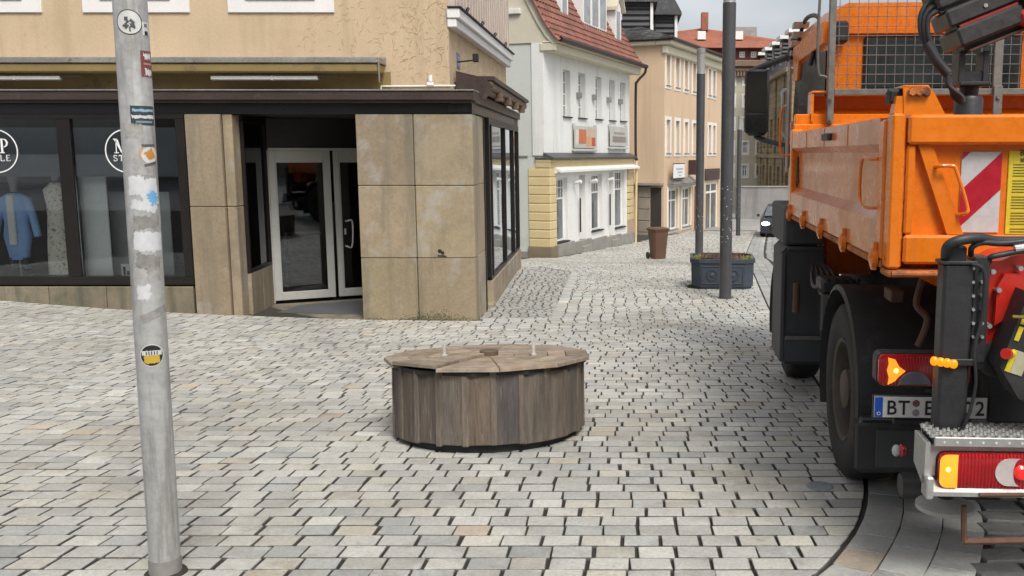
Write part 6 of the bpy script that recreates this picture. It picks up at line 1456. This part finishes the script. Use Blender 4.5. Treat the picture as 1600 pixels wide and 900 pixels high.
for px_, py in ((1562, 454), (1547, 510), (1596, 420), (1553, 425)): q_ = hk(px_, py, 'y', yr_ - .05); s.cyl((q_.x, yr_ - .0, q_.z), (q_.x, yr_ - .048, q_.z), .0105, n=10)
s.build('bolt', m_steel, rb)
s = MB(); q_ = hk(1556, 560, 'y', yr_); s.lathe([(.075, -.02), (.08, 0), (.08, .14)], (q_.x, yr_, q_.z), 20, 'y')
for k in range(4): s.cyl((q_.x - .03 + .025 * k, yr_ - .02, q_.z + .03 - .015 * k), (q_.x - .03 + .025 * k, yr_ - .035, q_.z + .03 - .015 * k), .012, n=8)
s.build('pivot', m_crb, rb)
# tilted control box with yellow labels and stop button
yb = yl - .10; c = hk(1572, 560, 'y', yb); c = hk(1562, 573, 'y', yb); T = Matrix.Translation((c.x, yb, c.z)) @ Matrix.Rotation(R(18), 4, 'Y')
s = MB(); s.prism([(0, 0), (.12, -.10), (.45, -.12), (.45, .32), (.0, .32)], 'y', 0, .16, T); cbx = s.build('control_box', m_blk, tk)
s = MB(); s.box(.045, .095, -.004, -.0005, -.01, .085, .001, T); s.build('control_label', mat('grey_yellow_label', (.42, .40, .28), .5), cbx)
s = MB(); s.box(.022, .0445, -.004, -.0005, -.01, .085, .001, T); s.box(.012, .032, -.004, -.0005, .12, .18, .001, T); s.box(.012, .032, -.004, -.0005, .19, .26, .001, T); s.build('yellow_label', m_ylw, cbx)
s = MB(); c = hk(1578, 550, 'y', yb); s.cyl((c.x + .01, yb - .0, c.z - .005), (c.x - .018, yb - .03, c.z), .015, n=14); s.build('button_collar', m_ylw, cbx)
s = MB(); s.cyl((c.x - .018, yb - .03, c.z), (c.x - .034, yb - .047, c.z + .003), .021, .022, n=16); s.build('stop_button', mat('stop_red', (.55, .015, .01), .3), cbx)
s = MB(); s.tube([(c.x - .01, yb - .03, c.z + .15), (c.x + .10, yb - .03, c.z + .145)], .007, 7); s.build('lever', mat('brass', (.30, .22, .06), .4, metal=.7), cbx)
# hoses over the leg
for k, (r_, pts) in enumerate(((.022, ((1478, 400, -.40), (1482, 384, -.44), (1502, 375, -.45), (1530, 372, -.42), (1560, 377, -.36), (1640, 376, -.3))), (.012, ((1517, 398, -.38), (1519, 386, -.42), (1535, 379, -.42), (1570, 380, -.4), (1640, 372, -.38))), (.012, ((1545, 410, -.36), (1548, 402, -.4), (1570, 397, -.4), (1600, 392, -.4), (1650, 388, -.38))), (.009, ((1473, 405, -.36), (1475, 392, -.38), (1490, 384, -.4), (1500, 378, -.41))))):
    s = MB(); s.tube(bez([hk(a, b_, 'y', v) for a, b_, v in pts], 6), r_, 9); s.build('hose', m_blk, tk, smooth=60)
s = MB(); q_ = [hk(1585, 389, 'y', -.40), hk(1606, 386, 'y', -.40)]; s.cyl(q_[0], q_[1], .017, n=12); s.build('hose_fitting', m_steel, tk); s = MB(); s.cyl(hk(1475, 391, 'y', -.40), hk(1484, 384, 'y', -.42), .018, n=12); s.build('hose_fitting', m_steel, tk)
# step with perforated tread, lamp board
ys_ = -.52
a, b_ = hk(1450, 668, 'y', ys_), hk(1450, 770, 'y', ys_); zst0 = hk(1470, 697, 'y', ys_).z; zstb = hk(1443, 762, 'y', ys_).z; xst = a.x; xe = xst + 1.15
zts = hk(1500, 684, 'y', ys_).z; yb2 = ys_ + .19
s = MB(); s.prism([(ys_ + .02, zts - .03), (yb2, zts - .03), (yb2, zstb + .05), (ys_ + .05, zstb - .0), (ys_ + .02, zstb + .01)], 'x', xst, xst + .02)
s.box(xst + .021, xe, ys_ + .03, ys_ + .05, zstb + .04, zts - .04, .002); s.prism([(ys_ - .015, zstb - .03), (ys_ - .015, zstb - .012), (ys_ + .05, zstb + .04), (ys_ + .06, zstb + .04), (ys_ + .06, zstb - .03)], 'x', xst + .02, xe)
s.box(xst + .0, xst + .03, ys_ - .02, ys_ + .06, zstb - .045, zstb + .05, .006); stp = s.build('step_bracket', m_al, tk)
s = MB(); s.box(xst + .03, xe, ys_, ys_ + .015, zts - .040, zts, .003); s.box(xst + .03, xe, yb2, yb2 + .012, zts - .04, zts)
x = xst + .02
while x < xe:
    s.box(x, x + .008, ys_ + .015, yb2, zts - .006, zts); x += .045
for k in range(4): y_ = ys_ + .03 + k * .045; s.box(xst + .02, xe, y_, y_ + .006, zts - .006, zts + .001)
x = xst + .024; row = 0
while x < xe - .02:
    for k in range(4):
        y_ = ys_ + .018 + k * .044 + (.022 if row % 2 else 0); s.loft([[(x + .012 * math.cos(t), y_ + .011 * math.sin(t), zts - .004) for t in [math.pi * j / 3 for j in range(6)]], [(x + .007 * math.cos(t), y_ + .007 * math.sin(t), zts + .013) for t in [math.pi * j / 3 for j in range(6)]]], caps=False)
    x += .0225; row += 1
s.build('perforated_tread', m_al, stp)
s = MB(); s.box(xst + .03, xe, ys_ + .016, yb2, zts - .03, zts - .02); s.build('tread_underside', m_ch, stp)
s = MB(); x = xst + .07
while x < xe: s.cyl((x, ys_ - .001, zts - .020), (x, ys_ + .002, zts - .020), .0055, n=8); x += .052
s.build('tread_hole', mat('worn_dimple', (.7, .7, .68), .4), stp)
def rlamp(x0, z0, z1, L, ysd):
    s = MB(); s.prism(rrect(x0 - .005, x0 + L, z0 - .004, z1 + .004, .035), 'y', ysd, ysd + .03); lo = s.build('rear_lamp', m_blk, tk); r_ = (z1 - z0)
    lens('red_lens', rrect(x0, x0 + L - .005, z0, z1, .032), ysd - .035, ysd - .0002, m_lred, lo, .006)
    xx = x0 + .075; pl2 = [p for p in rrect(x0 + .002, xx, z0 + .002, z1 - .002, .030) if p[0] < xx - .031] + [(xx, z0 + .002), (xx, z1 - .002)]
    lens('amber_lens', pl2, ysd - .037, ysd - .0352, m_lamb, lo, .0015)
    cx_ = x0 + .28; cz_ = (z0 + z1) / 2; s = MB(); arc = [(cx_ + .055 * math.cos(t), cz_ + r_ * .40 * math.sin(t)) for t in [R(90 + 180 * k / 14) for k in range(15)]]; inn = [(cx_ + .0 + .028 * math.cos(t), cz_ + r_ * .40 * math.sin(t)) for t in [R(270 - 180 * k / 14) for k in range(15)]]
    s.prism(arc + [(p[0] + .045, p[1]) for p in inn], 'y', ysd - .039, ysd - .0353); s.build('reverse_lens', m_lwht, lo)
    s = MB(); s.ball((x0 + .036, ysd - .039, cz_ + .008), (.009, .004, .009)); s.build('bulb', mat('bulb_glow', (1, .7, .1), .3, emit=((1, .65, .08), 7)), lo)
    s = MB(); s.lathe([(.02, -.052), (.03, -.045), (.032, -.0353)], (cx_ + .05, ysd, cz_), 20, 'y'); s.build('stop_lens', mat('bright_red_lens', (.6, .01, .01), .12, coat=.8, emit=((1, .05, .03), .35)), lo)
a, b_ = hk(1469, 710, 'y', ys_ - .01), hk(1469, 763, 'y', ys_ - .01); rlamp(a.x, b_.z, a.z, .42, ys_ + .028)
s = MB(); q0, q1 = hk(1530, 773, 'y', ys_ - .02), hk(1600, 773, 'y', ys_ - .02); s.tube([(q0.x, ys_ - .02, q0.z), (q1.x, ys_ - .02, q1.z)], .009, 8); s.build('step_latch', m_brn, stp)
s = MB(); q_ = hk(1395, 704, 'y', -.05); q2 = hk(1440, 704, 'y', -.05); s.tube([(q_.x, -.05, q_.z), (q2.x + .1, -.05, q2.z)], .012, 8); smk = s.build('side_marker', m_blk, tk)
for px_, m_ in ((1401, m_refw), (1411, m_lred)): c = hk(px_, 705, 'y', -.08); s = MB(); s.ball((c.x, -.07, c.z), (.022, .03, .030) if m_ is m_lred else (.02, .02, .028), 14, 8); s.build('marker_lens', m_, smk, smooth=60)
s = MB(); q0, q1 = hk(1402, 752, 'y', .05), hk(1445, 752, 'y', .05); rr_ = .062; s.lathe([(rr_, 0), (rr_ * 1.0, .45)], (q0.x, .0, q0.z), 24, 'x', caps=False); s.lathe([(rr_ - .006, .001), (rr_ - .006, .44)], (q0.x, .0, q0.z), 24, 'x', caps=True); s.build('exhaust_pipe', mat('pipe_steel', (.07, .07, .072), .5, metal=.4), tk, smooth=40)
# rusty folding step frame, stabiliser foot
s = MB(); p_ = [hk(*q_, 'y', -.45) for q_ in ((1506, 790), (1506, 846), (1720, 843))]; s.tube([p_[0], p_[1]], .013, 8); s.tube([p_[1], p_[2]], .015, 8); s.tube([p_[2], p_[2] + Vector((0, 0, .2))], .013, 8); s.build('folding_step', m_brn, tk)
c = hk(1476, 790, 'y', -.25); s = MB(); s.lathe([(.04, .05), (.10, .03), (.125, .018), (.125, .0), (.02, -.01)], (c.x, -.25, c.z - .01), 30); ft = s.build('stabiliser_foot', mat('pale_pad', (.40, .40, .37), .6, v=.1, dirt=((.2, .2, .18), .5, 6, .56)), tk, smooth=40)
s = MB(); s.cyl((c.x, -.25, c.z), (c.x, -.25, c.z + .35), .035, n=16); s.build('stabiliser_ram', m_crb, tk)
# folded crane boom with rotator lying over the load bed
yc = .55
zz = lambda px_, py: hk(px_, py, 'y', yc)
bm_ = MB(); c = zz(1513, 165); rad = (zz(1536, 165).x - zz(1492, 165).x) / 2
bm_.lathe([(rad, -.35), (rad, .03), (rad * .9, .045)], (c.x, yc, c.z), 24); bm_.lathe([(rad * .62, .05), (rad * .75, .12), (rad * .62, .15)], (c.x, yc, c.z), 20)
bm_.box(c.x - rad * 1.1, c.x + rad * 1.1, yc - .09, yc + .09, zz(1513, 133).z - .01, zz(1513, 133).z + .012, .006)
for s_ in (-1, 1): bm_.box(c.x + s_ * rad * .85 - .015, c.x + s_ * rad * .85 + .015, yc - .06, yc + .06, zz(1513, 133).z, zz(1513, 82).z, .004); 
bm_.box(c.x - rad * .8, c.x + rad * .8, yc - .05, yc + .05, zz(1513, 122).z - .03, zz(1513, 122).z + .03, .01)
cr_ = bm_.build('crane_rotator', m_crb, tk, smooth=30)
b0 = zz(1489, 76); b1 = zz(1640, 16); d = Vector((b1.x - b0.x, 0, b1.z - b0.z)); L = d.length; TB = Matrix.Translation((b0.x, yc, b0.z)) @ Matrix.Rotation(-math.atan2(d.z, d.x), 4, 'Y') @ Matrix.Scale(1.04, 4)
m_box = mat('boom_grey', (.040, .038, .038), .38, v=.2, v2=.15, bump=.12, dirt=((.10, .09, .08), .5, 6, .6))
bs = MB(); bs.box(-.005, L * .62, -.15, .15, -.010, .080, .012, TB); bs.box(-.02, L * .66, -.13, .13, .092, .176, .012, TB); bs.box(-.035, L * .7, -.11, .11, .188, .300, .012, TB); bs.box(.02, L * 1.4, -.09, .09, -.03, .31, .0, TB); bo = bs.build('crane_boom', m_box, cr_, smooth=30)
bs = MB(); bs.box(L * .60, L * 1.5, -.19, .19, .06, .42, .06, TB); bs.box(L * .66, L * 1.4, -.21, .21, .16, .34, .05, TB); bs.build('boom_cover', m_dark, cr_, smooth=30)
bs = MB(); bs.box(.03, L * 1.5, -.12, .12, -.045, -.0305, .004, TB); bs.build('boom_underside', m_brn, cr_)
bs = MB(); bs.box(L * .55, L * 1.5, -.16, .16, -.03, .05, .02, TB); bs.box(.02, L * .6, -.135, -.128, .081, .091, .0, TB); bs.build('red_boom_flange', mat('dark_crane_red', (.30, .02, .015), .45, v=.3), cr_)
bs = MB()
for x_, z_, yy in ((.16, .13, -.13),): bs.cyl(TB @ Vector((x_, yy + .002, z_)), TB @ Vector((x_, yy - .006, z_)), .010, n=8)
bs.build('bolt', m_steel, cr_)
for k in range(3):
    s = MB(); o_ = .012 * k; pts = [zz(1470 - 3 * k, 14 + 5 * k), zz(1448 + 4 * k, 6 + 8 * k), zz(1433 + 5 * k, 28 + 3 * k), zz(1436 + 4 * k, 62), zz(1455 + 2 * k, 92), zz(1472, 113 + 3 * k), zz(1480 - 3 * k, 135), zz(1484 + 5 * k, 152), zz(1497, 161)]
    for j, p_ in enumerate(pts): p_.y = yc - .06 - o_
    s.tube(bez(pts, 5), .0125, 8); s.build('hose', m_blk, cr_, smooth=60)
s = MB(); P_ = [zz(1440, 70), zz(1457, 97), zz(1474, 117)]; 
for p_ in P_: p_.y = yc - .075
s.tube(bez(P_, 8), .027, 10); s.build('hose_wrap', m_blk, cr_, smooth=60)
# small round cover in the paving
g_ = W(1281, 759, 4.93); gzz = float(G(g_.x, g_.y)); s = MB(); s.lathe([(.078, -.02), (.078, .004), (.070, .006), (.015, .006)], n=28); s.ball((0, 0, .006), (.012, .012, .003))
o = s.build('valve_cover', mat('blue_grey_cast', (.26, .29, .31), .5, metal=.4, v=.2, v2=.2), None); o.location = (g_.x, g_.y, gzz + .001); tag(o, 'small round grey metal cover set in the cobbles beside the lorry rear wheel', 'valve cover')
